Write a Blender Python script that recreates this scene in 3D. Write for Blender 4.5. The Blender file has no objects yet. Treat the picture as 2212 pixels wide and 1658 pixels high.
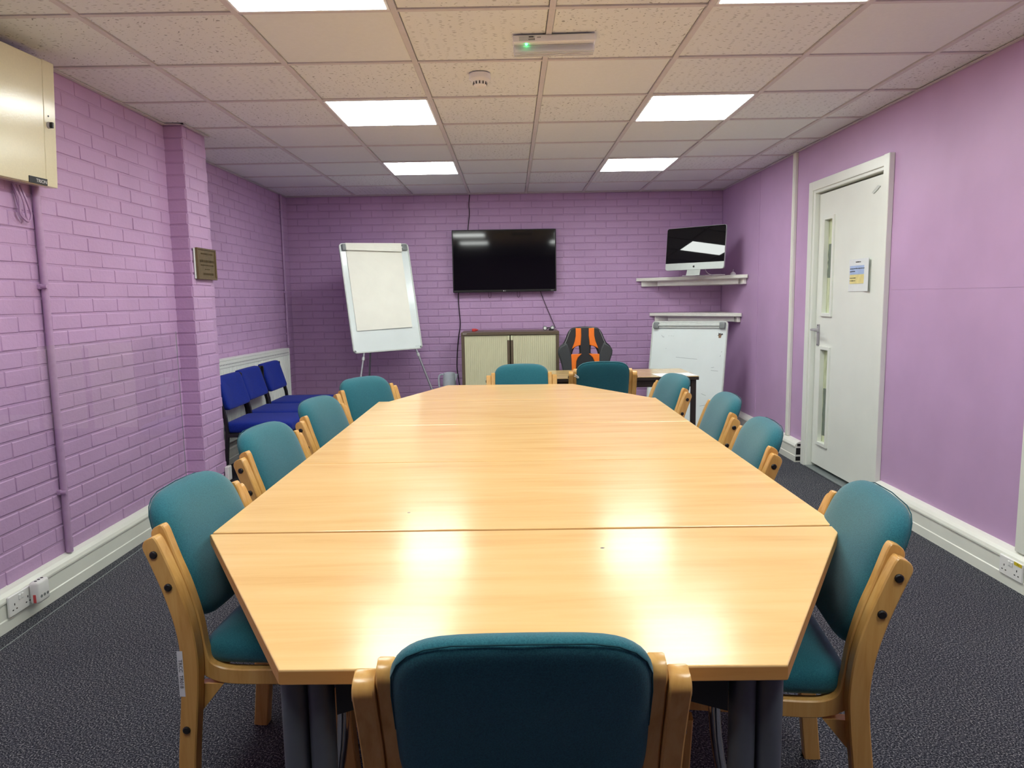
import bpy, bmesh, math, random
from mathutils import Vector, Matrix
random.seed(7)
S = bpy.context.scene
C = S.collection
PI = math.pi

# ------------------------------------------------------------------ camera, world, exposure
cam_d = bpy.data.cameras.new('camera'); cam = bpy.data.objects.new('camera', cam_d); C.objects.link(cam)
S.camera = cam
cam_d.sensor_fit = 'HORIZONTAL'; cam_d.sensor_width = 36.0
cam_d.lens = 1539.32 * 36.0 / 2212.0
cam_d.clip_start = 0.05; cam_d.clip_end = 60
yaw, pitch, roll = -9.41218e-4, .121285, -.0166477
cy, sy, cp, sp = math.cos(yaw), math.sin(yaw), math.cos(pitch), math.sin(pitch)
fw = Vector((sy*cp, cy*cp, -sp)); rt = Vector((cy, -sy, 0)); up = rt.cross(fw)
r2 = rt*math.cos(roll) + up*math.sin(roll); u2 = -rt*math.sin(roll) + up*math.cos(roll)
cam.matrix_world = Matrix(((r2.x, u2.x, -fw.x, 0), (r2.y, u2.y, -fw.y, 0), (r2.z, u2.z, -fw.z, 1.32), (0, 0, 0, 1)))

world = bpy.data.worlds.new('world'); S.world = world; world.use_nodes = True
world.node_tree.nodes['Background'].inputs[0].default_value = (.55, .6, .65, 1)
world.node_tree.nodes['Background'].inputs[1].default_value = .3
S.view_settings.view_transform = 'Standard'; S.view_settings.look = 'None'
S.view_settings.exposure = 0.2; S.view_settings.gamma = 1.0
S.view_settings.use_curve_mapping = False
LIGHT_STRENGTH = 17.0
LIGHT_COLOUR = (.95, 1.0, .96, 1)

# ------------------------------------------------------------------ helpers
def lin(r, g, b):
    f = lambda c: (c/255/12.92) if c/255 <= .04045 else ((c/255+.055)/1.055)**2.4
    return (f(r), f(g), f(b), 1)

class NT:
    def __init__(s, name):
        s.m = bpy.data.materials.new(name); s.m.use_nodes = True
        s.t = s.m.node_tree; s.b = s.t.nodes['Principled BSDF']
    def n(s, typ, **k):
        x = s.t.nodes.new(typ)
        for a, v in k.items(): setattr(x, a, v)
        return x
    def l(s, a, b): s.t.links.new(a, b)
    def mapping(s, scale, coord='Object'):
        if coord == 'Position':
            o = s.n('ShaderNodeNewGeometry').outputs['Position']
        else:
            o = s.n('ShaderNodeTexCoord').outputs[coord]
        mp = s.n('ShaderNodeMapping'); mp.inputs['Scale'].default_value = scale
        s.l(o, mp.inputs['Vector']); return mp.outputs['Vector']
    def noise(s, vec, scale=1, detail=3, rough=.5, dist=0):
        x = s.n('ShaderNodeTexNoise'); x.inputs['Scale'].default_value = scale
        x.inputs['Detail'].default_value = detail; x.inputs['Roughness'].default_value = rough
        x.inputs['Distortion'].default_value = dist
        s.l(vec, x.inputs['Vector']); return x.outputs['Fac']
    def ramp(s, fac, stops):
        x = s.n('ShaderNodeValToRGB'); cr = x.color_ramp
        while len(cr.elements) < len(stops): cr.elements.new(.5)
        for e, (p, c) in zip(cr.elements, stops): e.position = p; e.color = c
        s.l(fac, x.inputs['Fac']); return x.outputs['Color']
    def bump(s, h, strength=.2, dist=.01):
        x = s.n('ShaderNodeBump'); x.inputs['Strength'].default_value = strength; x.inputs['Distance'].default_value = dist
        s.l(h, x.inputs['Height']); s.l(x.outputs['Normal'], s.b.inputs['Normal'])
    def set(s, **k):
        for a, v in k.items(): s.b.inputs[a.replace('_', ' ')].default_value = v

def plain(name, col, rough=.5, metal=0, spec=.5, vary=.06, scale=30, bump=0, **k):
    m = NT(name); v = m.mapping((1, 1, 1)); f = m.noise(v, scale, 3)
    a = tuple(c*(1-vary) for c in col[:3])+(1,); b = tuple(min(1, c*(1+vary)) for c in col[:3])+(1,)
    m.l(m.ramp(f, [(.3, a), (.7, b)]), m.b.inputs['Base Color'])
    m.set(Roughness=rough, Metallic=metal); m.b.inputs['Specular IOR Level'].default_value = spec
    if bump: m.bump(f, bump, .004)
    for a_, v_ in k.items(): m.b.inputs[a_.replace('_', ' ')].default_value = v_
    return m.m

M = {}
def wall_paint(name, col, rough, bscale, bstr):
    m = NT(name); v = m.mapping((1, 1, 1), 'Position')
    f = m.noise(v, 3, 4); c = [tuple(x*k for x in col[:3])+(1,) for k in (.95, 1.05)]
    m.l(m.ramp(f, [(.3, c[0]), (.7, c[1])]), m.b.inputs['Base Color'])
    g = m.noise(v, bscale, 5, .6); m.bump(g, bstr, .004); m.set(Roughness=rough)
    m.b.inputs['Specular IOR Level'].default_value = .4
    return m.m
PURPLE = lin(198, 163, 203)
M['brick'] = wall_paint('painted_brick', PURPLE, .5, 55, .5)
M['mortar'] = wall_paint('painted_mortar', tuple(c*.93 for c in PURPLE[:3])+(1,), .55, 80, .6)
M['plaster'] = wall_paint('painted_plaster', PURPLE, .45, 25, .06)
M['pipe'] = plain('painted_pipe', tuple(c*.9 for c in PURPLE[:3])+(1,), .4)

def tile_mat(name, kind):
    m = NT(name); base = lin(238, 242, 242)
    v = m.mapping((1, 1, 1), 'Position')
    if kind == 'plain':
        f = m.noise(v, 60, 4); m.l(m.ramp(f, [(.3, tuple(c*.97 for c in base[:3])+(1,)), (.7, base)]), m.b.inputs['Base Color'])
        m.bump(f, .05, .002)
    else:
        sc = (24, 105, 1) if kind == 'dash' else (34, 84, 1)
        nz = m.n('ShaderNodeTexNoise'); nz.inputs['Scale'].default_value = 16; nz.inputs['Detail'].default_value = 1
        m.l(v, nz.inputs['Vector'])
        mx = m.n('ShaderNodeVectorMath', operation='MULTIPLY_ADD')
        k = .012 if kind == 'dash' else .07
        mx.inputs[1].default_value = (k, k, 0); m.l(nz.outputs['Color'], mx.inputs[0]); m.l(v, mx.inputs[2])
        mp = m.n('ShaderNodeMapping'); mp.inputs['Scale'].default_value = sc; m.l(mx.outputs[0], mp.inputs['Vector'])
        vo = m.n('ShaderNodeTexVoronoi'); vo.voronoi_dimensions = '2D'; vo.inputs['Scale'].default_value = 1
        m.l(mp.outputs[0], vo.inputs['Vector'])
        sep = m.n('ShaderNodeSeparateColor'); m.l(vo.outputs['Color'], sep.inputs[0])
        # random size per cell so only some cells carry a fissure
        th = m.n('ShaderNodeMath', operation='MULTIPLY_ADD'); th.inputs[1].default_value = .26; th.inputs[2].default_value = -.085; m.l(sep.outputs[0], th.inputs[0])
        df = m.n('ShaderNodeMath', operation='SUBTRACT'); m.l(vo.outputs['Distance'], df.inputs[0]); m.l(th.outputs[0], df.inputs[1])
        d = tuple(c*.42 for c in base[:3])+(1,)
        m.l(m.ramp(df.outputs[0], [(0, d), (.05, base)]), m.b.inputs['Base Color'])
        rr = m.ramp(df.outputs[0], [(0, (0, 0, 0, 1)), (.06, (1, 1, 1, 1))]); m.bump(rr, .3, .003)
    m.set(Roughness=.9); m.b.inputs['Specular IOR Level'].default_value = .2
    return m.m
M['tile_plain'] = tile_mat('ceiling_tile_smooth', 'plain')
M['tile_dash'] = tile_mat('ceiling_tile_dashed', 'dash')
M['tile_worm'] = tile_mat('ceiling_tile_fissured', 'worm')
M['grid'] = plain('ceiling_grid_enamel', lin(218, 214, 216), .7, vary=.03)

def carpet():
    m = NT('carpet'); v = m.mapping((1, 1, 1), 'Position')
    f = m.noise(v, 190, 4, .75); g = m.noise(v, 2.2, 3)
    c = m.ramp(f, [(.35, lin(12, 12, 17)), (.46, lin(47, 49, 58)), (.55, lin(92, 94, 104)), (.65, lin(196, 194, 190))])
    mx = m.n('ShaderNodeMix', data_type='RGBA', blend_type='MULTIPLY'); mx.inputs[0].default_value = .5
    m.l(c, mx.inputs[6]); m.l(m.ramp(g, [(.3, (.75, .75, .8, 1)), (.7, (1, 1, 1, 1))]), mx.inputs[7])
    m.l(mx.outputs[2], m.b.inputs['Base Color']); m.bump(f, .7, .006); m.set(Roughness=.95)
    m.b.inputs['Specular IOR Level'].default_value = .1
    return m.m
M['carpet'] = carpet()

def wood_top(name, a, b, c, rough, sc=(1.1, 16, 16), coat=0):
    m = NT(name); v = m.mapping(sc, 'Position')
    f = m.noise(v, 1.6, 6, .62, .6); g = m.noise(m.mapping((.7, 3, 3), 'Position'), 2.2, 2, .5, 1.2)
    mx = m.n('ShaderNodeMath', operation='MULTIPLY_ADD'); mx.inputs[1].default_value = .7
    m.l(f, mx.inputs[0]); m2 = m.n('ShaderNodeMath', operation='MULTIPLY'); m2.inputs[1].default_value = .3; m.l(g, m2.inputs[0]); m.l(m2.outputs[0], mx.inputs[2])
    m.l(m.ramp(mx.outputs[0], [(.32, a), (.46, b), (.62, c)]), m.b.inputs['Base Color'])
    m.bump(m.noise(m.mapping((40, 160, 100), 'Position'), 1, 3), .06, .002)
    m.set(Roughness=rough); m.b.inputs['Specular IOR Level'].default_value = .42; m.b.inputs['Coat Weight'].default_value = coat; m.b.inputs['Coat Roughness'].default_value = .12
    return m.m
M['beech'] = wood_top('beech_tabletop', lin(228, 181, 117), lin(236, 193, 129), lin(241, 201, 139), .2, (.9, 11, 11))
M['beech_edge'] = wood_top('beech_edge', lin(196, 138, 74), lin(208, 152, 84), lin(216, 162, 94), .4)
M['desk_wood'] = wood_top('desk_laminate', lin(190, 156, 96), lin(202, 168, 108), lin(210, 178, 120), .12)

def ply(name='laminated_beech'):
    m = NT(name)
    uv = m.n('ShaderNodeUVMap'); uv.uv_map = 'uv'
    sx = m.n('ShaderNodeSeparateXYZ'); m.l(uv.outputs[0], sx.inputs[0])
    ml = m.n('ShaderNodeMath', operation='MULTIPLY'); ml.inputs[1].default_value = 9; m.l(sx.outputs['Y'], ml.inputs[0])
    fr = m.n('ShaderNodeMath', operation='FRACT'); m.l(ml.outputs[0], fr.inputs[0])
    lines = m.ramp(fr.outputs[0], [(.0, (.78, .72, .66, 1)), (.16, (1, 1, 1, 1)), (.84, (1, 1, 1, 1)), (1, (.78, .72, .66, 1))])
    v = m.mapping((30, 30, 2.5)); f = m.noise(v, 1.3, 5, .6, .5)
    c = m.ramp(f, [(.3, lin(220, 170, 96)), (.5, lin(234, 186, 110)), (.7, lin(240, 197, 124))])
    mx = m.n('ShaderNodeMix', data_type='RGBA', blend_type='MULTIPLY'); mx.inputs[0].default_value = .8
    m.l(c, mx.inputs[6]); m.l(lines, mx.inputs[7]); m.l(mx.outputs[2], m.b.inputs['Base Color'])
    m.set(Roughness=.26)
    return m.m
M['ply'] = ply()
def fabric(name, a, b, scale=420):
    m = NT(name); v = m.mapping((1, 1, 1)); f = m.noise(v, scale, 3, .7); g = m.noise(v, 7, 3)
    mx = m.n('ShaderNodeMix', data_type='RGBA', blend_type='MULTIPLY'); mx.inputs[0].default_value = .6
    m.l(m.ramp(f, [(.35, a), (.65, b)]), mx.inputs[6]); m.l(m.ramp(g, [(.3, (.86, .86, .86, 1)), (.7, (1, 1, 1, 1))]), mx.inputs[7])
    m.l(mx.outputs[2], m.b.inputs['Base Color']); m.bump(f, .25, .002); m.set(Roughness=.85)
    m.b.inputs['Specular IOR Level'].default_value = .25
    m.b.inputs['Sheen Weight'].default_value = .25; m.b.inputs['Sheen Roughness'].default_value = .5
    return m.m
M['teal'] = fabric('teal_wool', lin(24, 90, 104), lin(42, 114, 126))
M['teal_seam'] = plain('teal_seam', lin(20, 76, 86), .9)
M['blue'] = fabric('royal_blue_wool', lin(5, 26, 112), lin(10, 44, 150), 300)
M['blue'].node_tree.nodes['Principled BSDF'].inputs['Sheen Weight'].default_value = .05
M['bolt'] = plain('black_bolt', lin(28, 26, 26), .35)
M['black_metal'] = plain('black_metal', lin(20, 20, 22), .35)
M['black_plastic'] = plain('black_plastic', lin(16, 16, 18), .4)
M['leg_grey'] = plain('slate_grey_metal', lin(88, 94, 102), .38)
M['chrome'] = plain('chrome', lin(215, 215, 218), .12, metal=1, vary=.02)
M['white_plastic'] = plain('white_plastic', lin(242, 242, 240), .35, vary=.02)
M['trunk_white'] = plain('white_upvc', lin(238, 240, 230), .3, vary=.025, scale=6)
M['door_white'] = plain('white_gloss_paint', lin(236, 240, 232), .3, vary=.02, scale=4)
M['cream_metal'] = plain('cream_enamel', lin(236, 230, 196), .14, vary=.02, bump=.05, scale=140)
M['rad_white'] = plain('radiator_white', lin(236, 241, 234), .35, vary=.02)
M['shelf_white'] = plain('shelf_white', lin(248, 248, 238), .4, vary=.02)
M['board_white'] = plain('whiteboard_enamel', lin(236, 246, 243), .16, vary=.02, scale=5)
M['frame_grey'] = plain('pale_grey_plastic', lin(206, 212, 206), .4)
M['clip_grey'] = plain('grey_plastic', lin(128, 134, 134), .4)
M['silver'] = plain('silver_tube', lin(170, 172, 178), .3, metal=.6)
M['paper_cream'] = plain('cream_paper', lin(248, 248, 234), .8, vary=.02, scale=6, bump=.15)
M['paper'] = plain('white_paper', lin(228, 232, 234), .8, vary=.02)
M['black_glass'] = plain('black_glass', lin(12, 12, 15), .02, vary=.02)
M['tv_screen'] = plain('tv_screen', lin(13, 13, 17), .055, vary=.02)
M['alu'] = plain('brushed_aluminium', lin(200, 208, 202), .35, metal=.35, vary=.02)
M['brown_metal'] = plain('brown_enamel', lin(106, 92, 74), .4)
M['dark_brown'] = plain('dark_brown_metal', lin(44, 36, 32), .4)
M['tambour'] = plain('cream_tambour', lin(226, 224, 186), .4, vary=.04, scale=3)
M['bronze'] = plain('bronze', lin(120, 104, 74), .4, metal=.5, vary=.15, scale=40, bump=.2)
M['leather'] = plain('black_leatherette', lin(30, 31, 34), .42, vary=.1, bump=.15, scale=220)
M['leather_grey'] = plain('charcoal_leatherette', lin(52, 56, 58), .45, vary=.1, bump=.15, scale=220)
M['orange'] = plain('orange_leatherette', lin(250, 124, 14), .45, vary=.05, bump=.1, scale=220)
M['stitch'] = plain('pale_stitching', lin(190, 195, 195), .7)
M['kettle'] = plain('pale_blue_plastic', lin(206, 216, 222), .35)
M['red'] = plain('red_plastic', lin(206, 60, 62), .3)
M['white_disc'] = plain('white_disc', lin(240, 244, 238), .4)
M['ink'] = plain('black_ink', lin(24, 24, 28), .6)
M['faint_ink'] = plain('faint_ink', lin(150, 162, 164), .6)
M['white_ink'] = plain('white_ink', lin(225, 225, 225), .6)
M['notice_blue'] = plain('notice_blue', lin(170, 190, 228), .8)
M['notice_yellow'] = plain('notice_yellow', lin(228, 214, 150), .8)
M['yellow'] = plain('yellow_label', lin(222, 196, 40), .6)
M['brown_sticker'] = plain('brown_sticker', lin(140, 110, 84), .6)
M['dark_sticker'] = plain('dark_sticker', lin(62, 58, 60), .6)
M['dark_hole'] = plain('dark_recess', lin(24, 22, 22), .8)
M['threshold'] = plain('grey_threshold', lin(120, 128, 128), .4)
M['dark_wood'] = plain('dark_stained_wood', lin(70, 50, 36), .5)
M['pale_grey'] = plain('pale_grey_metal', lin(176, 174, 178), .3, metal=.3)
def glassy(name, tint, ior=1.45, rough=.02, tr=1.0):
    m = NT(name); t = m.t; out = t.nodes['Material Output']
    tb = m.n('ShaderNodeBsdfTransparent'); tb.inputs[0].default_value = tint
    gl = m.n('ShaderNodeBsdfGlossy'); gl.inputs['Roughness'].default_value = rough
    fr = m.n('ShaderNodeFresnel'); fr.inputs['IOR'].default_value = ior
    ge = m.n('ShaderNodeNewGeometry'); sb = m.n('ShaderNodeMath', operation='SUBTRACT'); sb.inputs[0].default_value = 1; m.l(ge.outputs['Backfacing'], sb.inputs[1])
    fm = m.n('ShaderNodeMath', operation='MULTIPLY'); m.l(fr.outputs[0], fm.inputs[0]); m.l(sb.outputs[0], fm.inputs[1])
    mx = m.n('ShaderNodeMixShader'); m.l(fm.outputs[0], mx.inputs[0]); m.l(tb.outputs[0], mx.inputs[1]); m.l(gl.outputs[0], mx.inputs[2])
    if tr < 1:
        df = m.n('ShaderNodeBsdfDiffuse'); df.inputs[0].default_value = (.86, .84, .88, 1)
        m2 = m.n('ShaderNodeMixShader'); m2.inputs[0].default_value = tr; m.l(df.outputs[0], m2.inputs[1]); m.l(mx.outputs[0], m2.inputs[2]); mx = m2
    m.l(mx.outputs[0], out.inputs['Surface']); return m.m
M['acrylic'] = glassy('clear_acrylic', (.985, .99, .985, 1))
M['acrylic_edge'] = plain('acrylic_edge', lin(160, 168, 168), .3)
M['prism'] = glassy('clear_diffuser', (.94, .94, .95, 1), 1.4, .1, .55)
def pane():
    m = NT('patterned_door_glass'); v = m.mapping((1, 1, 1), 'Position')
    f = m.noise(m.mapping((60, 60, 9), 'Position'), 1, 3)
    m.l(m.ramp(f, [(.35, lin(176, 186, 150)), (.6, lin(216, 224, 190))]), m.b.inputs['Base Color'])
    m.bump(m.noise(v, 130, 2), .5, .003); m.set(Roughness=.4); m.b.inputs['Specular IOR Level'].default_value = .2; return m.m
M['pane'] = pane()
M['pane_dark'] = plain('painted_over_glass', lin(112, 124, 112), .2, vary=.2, scale=12)
def emit(name, col, st):
    m = NT(name); m.b.inputs['Emission Color'].default_value = col; m.b.inputs['Emission Strength'].default_value = st
    m.b.inputs['Base Color'].default_value = (.8, .8, .8, 1)
    return m.m
M['panel_light'] = emit('lit_led_diffuser', LIGHT_COLOUR, LIGHT_STRENGTH)
M['green_led'] = emit('green_led', (.02, 1, .25, 1), 14)

# ---- bmesh shapes
def box(bm, lo, hi, bev=0, seg=1):
    vs = [bm.verts.new((x, y, z)) for x in (lo[0], hi[0]) for y in (lo[1], hi[1]) for z in (lo[2], hi[2])]
    fs = [(0, 1, 3, 2), (4, 6, 7, 5), (0, 4, 5, 1), (2, 3, 7, 6), (0, 2, 6, 4), (1, 5, 7, 3)]
    ff = [bm.faces.new([vs[i] for i in f]) for f in fs]
    if bev:
        es = list({e for f in ff for e in f.edges})
        bmesh.ops.bevel(bm, geom=es, offset=bev, segments=seg, affect='EDGES', profile=.5)
    return bm
def B(lo, hi, bev=0, seg=1): return box(bmesh.new(), lo, hi, bev, seg)
def tube(bm, pts, r, n=8, cap=True):
    pts = [Vector(p) for p in pts]; rings = []
    prev = None
    for i, p in enumerate(pts):
        t = (pts[min(i+1, len(pts)-1)] - pts[max(i-1, 0)]).normalized()
        if prev is None:
            a = Vector((0, 0, 1)) if abs(t.z) < .9 else Vector((1, 0, 0))
            u = t.cross(a).normalized()
        else:
            u = (prev - t*prev.dot(t)).normalized()
        prev = u; v = t.cross(u)
        rr = r[i] if isinstance(r, (list, tuple)) else r
        rings.append([bm.verts.new(p + (u*math.cos(2*PI*k/n) + v*math.sin(2*PI*k/n))*rr) for k in range(n)])
    for a, b in zip(rings, rings[1:]):
        for k in range(n): bm.faces.new((a[k], a[(k+1) % n], b[(k+1) % n], b[k]))
    if cap:
        bm.faces.new(rings[0][::-1]); bm.faces.new(rings[-1])
    return bm
def T(pts, r, n=8): return tube(bmesh.new(), pts, r, n)
def lathe(bm, prof, c=(0, 0, 0), n=24, axis='z'):
    rings = []
    for r, h in prof:
        ring = []
        for k in range(n):
            a = 2*PI*k/n; x, y = max(r, 1e-5)*math.cos(a), max(r, 1e-5)*math.sin(a)
            p = {'z': (x, y, h), 'y': (x, h, y), 'x': (h, x, y)}[axis]
            ring.append(bm.verts.new(Vector(p)+Vector(c)))
        rings.append(ring)
    for a, b in zip(rings, rings[1:]):
        for k in range(n): bm.faces.new((a[k], a[(k+1) % n], b[(k+1) % n], b[k]))
    bm.faces.new(rings[0][::-1]); bm.faces.new(rings[-1]); return bm
def prism(bm, poly, h0, h1, axis='z'):
    f = {'z': lambda a, b, h: (a, b, h), 'y': lambda a, b, h: (a, h, b), 'x': lambda a, b, h: (h, a, b)}[axis]
    lo = [bm.verts.new(f(a, b, h0)) for a, b in poly]; hi = [bm.verts.new(f(a, b, h1)) for a, b in poly]
    n = len(poly)
    for i in range(n): bm.faces.new((lo[i], lo[(i+1) % n], hi[(i+1) % n], hi[i]))
    bm.faces.new(lo[::-1]); bm.faces.new(hi); return bm
def rrect(w, h, r, n=5, cx=0, cz=0):
    o = []
    for sx, sz, a0 in ((1, 1, 0), (-1, 1, 90), (-1, -1, 180), (1, -1, 270)):
        for k in range(n+1):
            a = math.radians(a0+90*k/n)
            o.append((cx+sx*(w/2-r)+r*math.cos(a), cz+sz*(h/2-r)+r*math.sin(a)))
    return o
def sweep(bm, path, x0, x1, t, cut=.003, round_end=None):
    """laminated strip: path in (y,z), width x0..x1, thickness t; uv v runs through the plies"""
    uvl = bm.loops.layers.uv.verify(); rings = []; L = 0; vv = {}
    P = [Vector((0, a, b)) for a, b in path]
    for i, p in enumerate(P):
        tg = (P[min(i+1, len(P)-1)] - P[max(i-1, 0)]).normalized()
        nr = Vector((0, -tg.z, tg.y))
        if i: L += (P[i]-P[i-1]).length
        k = 1.0
        h = t/2*k
        sec = [(x0, -h+cut), (x0+cut, -h), (x1-cut, -h), (x1, -h+cut), (x1, h-cut), (x1-cut, h), (x0+cut, h), (x0, h-cut)]
        ring = []
        for x, o in sec:
            q = p + nr*o; v = bm.verts.new((x, q.y, q.z)); ring.append(v); vv[v] = (L, (o+t/2)/t)
        rings.append(ring)
    if round_end:
        rr = round_end*1.8; rf = round_end*.5; p0 = P[-1]
        for q in range(1, 7):
            th = q/6*PI/2; ring = []
            hr = t/2-rr*(1-math.cos(th)); hf = t/2-rf*(1-math.cos(th)); o2 = cut if q < 6 else cut*1.5
            for x, o in [(x0, -hf+cut), (x0+cut, -hf), (x1-cut, -hf), (x1, -hf+cut), (x1, hr-cut), (x1-cut, hr), (x0+cut, hr), (x0, hr-cut)]:
                xx = (x0+x1)/2+(x-(x0+x1)/2)*(1-.10*(q/6)**3)
                pt = p0+nr*o+tg*(rr*math.sin(th) if o > 0 else rr*math.sin(th)); v = bm.verts.new((xx, pt.y, pt.z)); ring.append(v); vv[v] = (L+.001*q, (o+t/2)/t)
            rings.append(ring)
    fs = []
    for a, b in zip(rings, rings[1:]):
        for k in range(8): fs.append(bm.faces.new((a[k], a[(k+1) % 8], b[(k+1) % 8], b[k])))
    fs.append(bm.faces.new(rings[0][::-1])); fs.append(bm.faces.new(rings[-1]))
    bmesh.ops.recalc_face_normals(bm, faces=fs)
    for f in fs:
        for l in f.loops: l[uvl].uv = vv[l.vert]
    return bm
def smooth_path(ctrl, n=6):
    """Catmull-Rom"""
    o = []; c = [ctrl[0]]+list(ctrl)+[ctrl[-1]]
    for i in range(1, len(c)-2):
        for k in range(n):
            t = k/n; q = []
            for d in range(len(c[0])):
                p0, p1, p2, p3 = c[i-1][d], c[i][d], c[i+1][d], c[i+2][d]
                q.append(.5*((2*p1)+(-p0+p2)*t+(2*p0-5*p1+4*p2-p3)*t*t+(-p0+3*p1-3*p2+p3)*t**3))
            o.append(tuple(q))
    o.append(tuple(ctrl[-1])); return o
def cushion(outline, rings, place, centre_off, back_off):
    """outline: closed list (u,v). rings: (inset, t). place(u,v,t)->xyz"""
    bm = bmesh.new(); n = len(outline)
    cu = sum(p[0] for p in outline)/n; cv = sum(p[1] for p in outline)/n
    nm = []
    for i in range(n):
        a, b = outline[i-1], outline[(i+1) % n]
        d = Vector((b[0]-a[0], b[1]-a[1])).normalized(); nr = Vector((-d.y, d.x))
        if nr.dot(Vector((cu-outline[i][0], cv-outline[i][1]))) < 0: nr = -nr
        nm.append(nr)
    R = []
    last_i, last_t = rings[-1]; first_i, first_t = rings[0]
    full = [(first_i, back_off, .3), (first_i, first_t*.5+back_off*.5, .65)] + [(i, t, 1.0) for i, t in rings]
    full += [(last_i, last_t+(centre_off-last_t)*(1-k*k), k) for k in (.78, .52, .26)]
    rm = min(max(p[0] for p in outline)-min(p[0] for p in outline), max(p[1] for p in outline)-min(p[1] for p in outline))/2
    for ins, t, k in full:
        i2 = min(ins, .012); k = k*(1-(ins-i2)/rm); ins = i2
        R.append([bm.verts.new(place(cu+(p[0]+q.x*ins-cu)*k, cv+(p[1]+q.y*ins-cv)*k, t)) for p, q in zip(outline, nm)])
    for a, b in zip(R, R[1:]):
        for k in range(n): bm.faces.new((a[k], a[(k+1) % n], b[(k+1) % n], b[k]))
    c0 = bm.verts.new(place(cu, cv, back_off)); c1 = bm.verts.new(place(cu, cv, centre_off))
    for k in range(n):
        bm.faces.new((R[0][(k+1) % n], R[0][k], c0)); bm.faces.new((R[-1][k], R[-1][(k+1) % n], c1))
    bmesh.ops.recalc_face_normals(bm, faces=bm.faces)
    return bm

# ---- objects
def obj(name, bm, mat, parent=None, loc=None, smooth=0, label=None, kind=None):
    if isinstance(bm, bpy.types.Mesh): me = bm
    else:
        bmesh.ops.recalc_face_normals(bm, faces=bm.faces)
        me = bpy.data.meshes.new(name); bm.to_mesh(me); bm.free()
        me.materials.append(M[mat] if isinstance(mat, str) else mat)
        if smooth:
            for p in me.polygons: p.use_smooth = True
            me.set_sharp_from_angle(angle=math.radians(smooth))
    o = bpy.data.objects.new(name, me); C.objects.link(o)
    if parent: o.parent = parent
    if loc is not None: o.location = loc
    if label: o['label'] = label
    if kind: o['kind'] = kind
    return o
def tag(o, label, cat, group=None, kind=None):
    o['label'] = label; o['category'] = cat
    if group: o['group'] = group
    if kind: o['kind'] = kind
    return o
def thing(name, label, cat, loc=(0, 0, 0), rz=0, group=None, kind=None):
    o = bpy.data.objects.new(name, None); C.objects.link(o)
    o.empty_display_size = .05
    o.location = loc; o.rotation_euler = (0, 0, rz)
    return tag(o, label, cat, group, kind)
def dup(root, loc, rz, label, group=None):
    r = root.copy(); C.objects.link(r); r.location = loc; r.rotation_euler = (0, 0, rz); r['label'] = label
    if group: r['group'] = group
    for ch in list(root.children):
        c = ch.copy(); C.objects.link(c); c.parent = r
        for g in list(ch.children):
            d = g.copy(); C.objects.link(d); d.parent = c
    return r
def subsurf(o, lv=1):
    m = o.modifiers.new('subsurf', 'SUBSURF'); m.levels = lv; m.render_levels = lv
def text_mesh(body, size, mat, name, parent, mtx, extrude=.0004, align='CENTER', sx=1.0):
    cu = bpy.data.curves.new(name, 'FONT'); cu.body = body; cu.size = size; cu.extrude = extrude
    cu.align_x = align; cu.align_y = 'CENTER'; cu.resolution_u = 3
    tmp = bpy.data.objects.new('tmp', cu); C.objects.link(tmp)
    bpy.context.view_layer.update()
    me = bpy.data.meshes.new_from_object(tmp.evaluated_get(bpy.context.evaluated_depsgraph_get()))
    bpy.data.objects.remove(tmp); bpy.data.curves.remove(cu)
    me.name = name; me.materials.clear(); me.materials.append(M[mat])
    me.transform(mtx @ Matrix.Diagonal((sx, 1, 1, 1)))
    o = bpy.data.objects.new(name, me); C.objects.link(o); o.parent = parent
    return o
def basis(origin, right, upv):
    """matrix whose x = right, y = up, z = right x up"""
    r = Vector(right).normalized(); u = Vector(upv).normalized(); n = r.cross(u)
    return Matrix(((r.x, u.x, n.x, origin[0]), (r.y, u.y, n.y, origin[1]), (r.z, u.z, n.z, origin[2]), (0, 0, 0, 1)))
def shape2d(loops, extrude, bevel, mat, name, parent, mtx, label=None, res=2, smooth=40):
    """filled 2-D outline with holes (curve fill), extruded and bevelled"""
    cu = bpy.data.curves.new(name, 'CURVE'); cu.dimensions = '2D'; cu.fill_mode = 'BOTH'
    cu.extrude = extrude; cu.bevel_depth = bevel; cu.bevel_resolution = res
    for lp in loops:
        s = cu.splines.new('POLY'); s.points.add(len(lp)-1); s.use_cyclic_u = True
        for p, q in zip(s.points, lp): p.co = (q[0], q[1], 0, 1)
    tmp = bpy.data.objects.new('tmp', cu); C.objects.link(tmp)
    bpy.context.view_layer.update()
    me = bpy.data.meshes.new_from_object(tmp.evaluated_get(bpy.context.evaluated_depsgraph_get()))
    bpy.data.objects.remove(tmp); bpy.data.curves.remove(cu)
    flat = [abs(p.normal.z) > .97 for p in me.polygons]
    me.name = name; me.materials.clear(); me.materials.append(M[mat]); me.transform(mtx)
    if smooth:
        for p, f_ in zip(me.polygons, flat): p.use_smooth = not f_
        me.set_sharp_from_angle(angle=math.radians(smooth))
    o = bpy.data.objects.new(name, me); C.objects.link(o); o.parent = parent
    if label: o['label'] = label
    return o

# ------------------------------------------------------------------ room shell
XL, XR, XREC, XP = -2.12, 2.25, -2.36, -2.0      # near left wall, right wall, recessed left wall, pier face
YB, YF = 7.70, -3.5                              # far wall, wall behind the camera
PY0, PY1 = 4.53, 4.86
H = 2.40
fl = obj('floor', B((-2.7, YF-.1, -.1), (2.6, YB+.2, 0)), 'carpet'); tag(fl, 'dark blue grey speckled loop pile carpet floor', 'floor', kind='structure')

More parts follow.
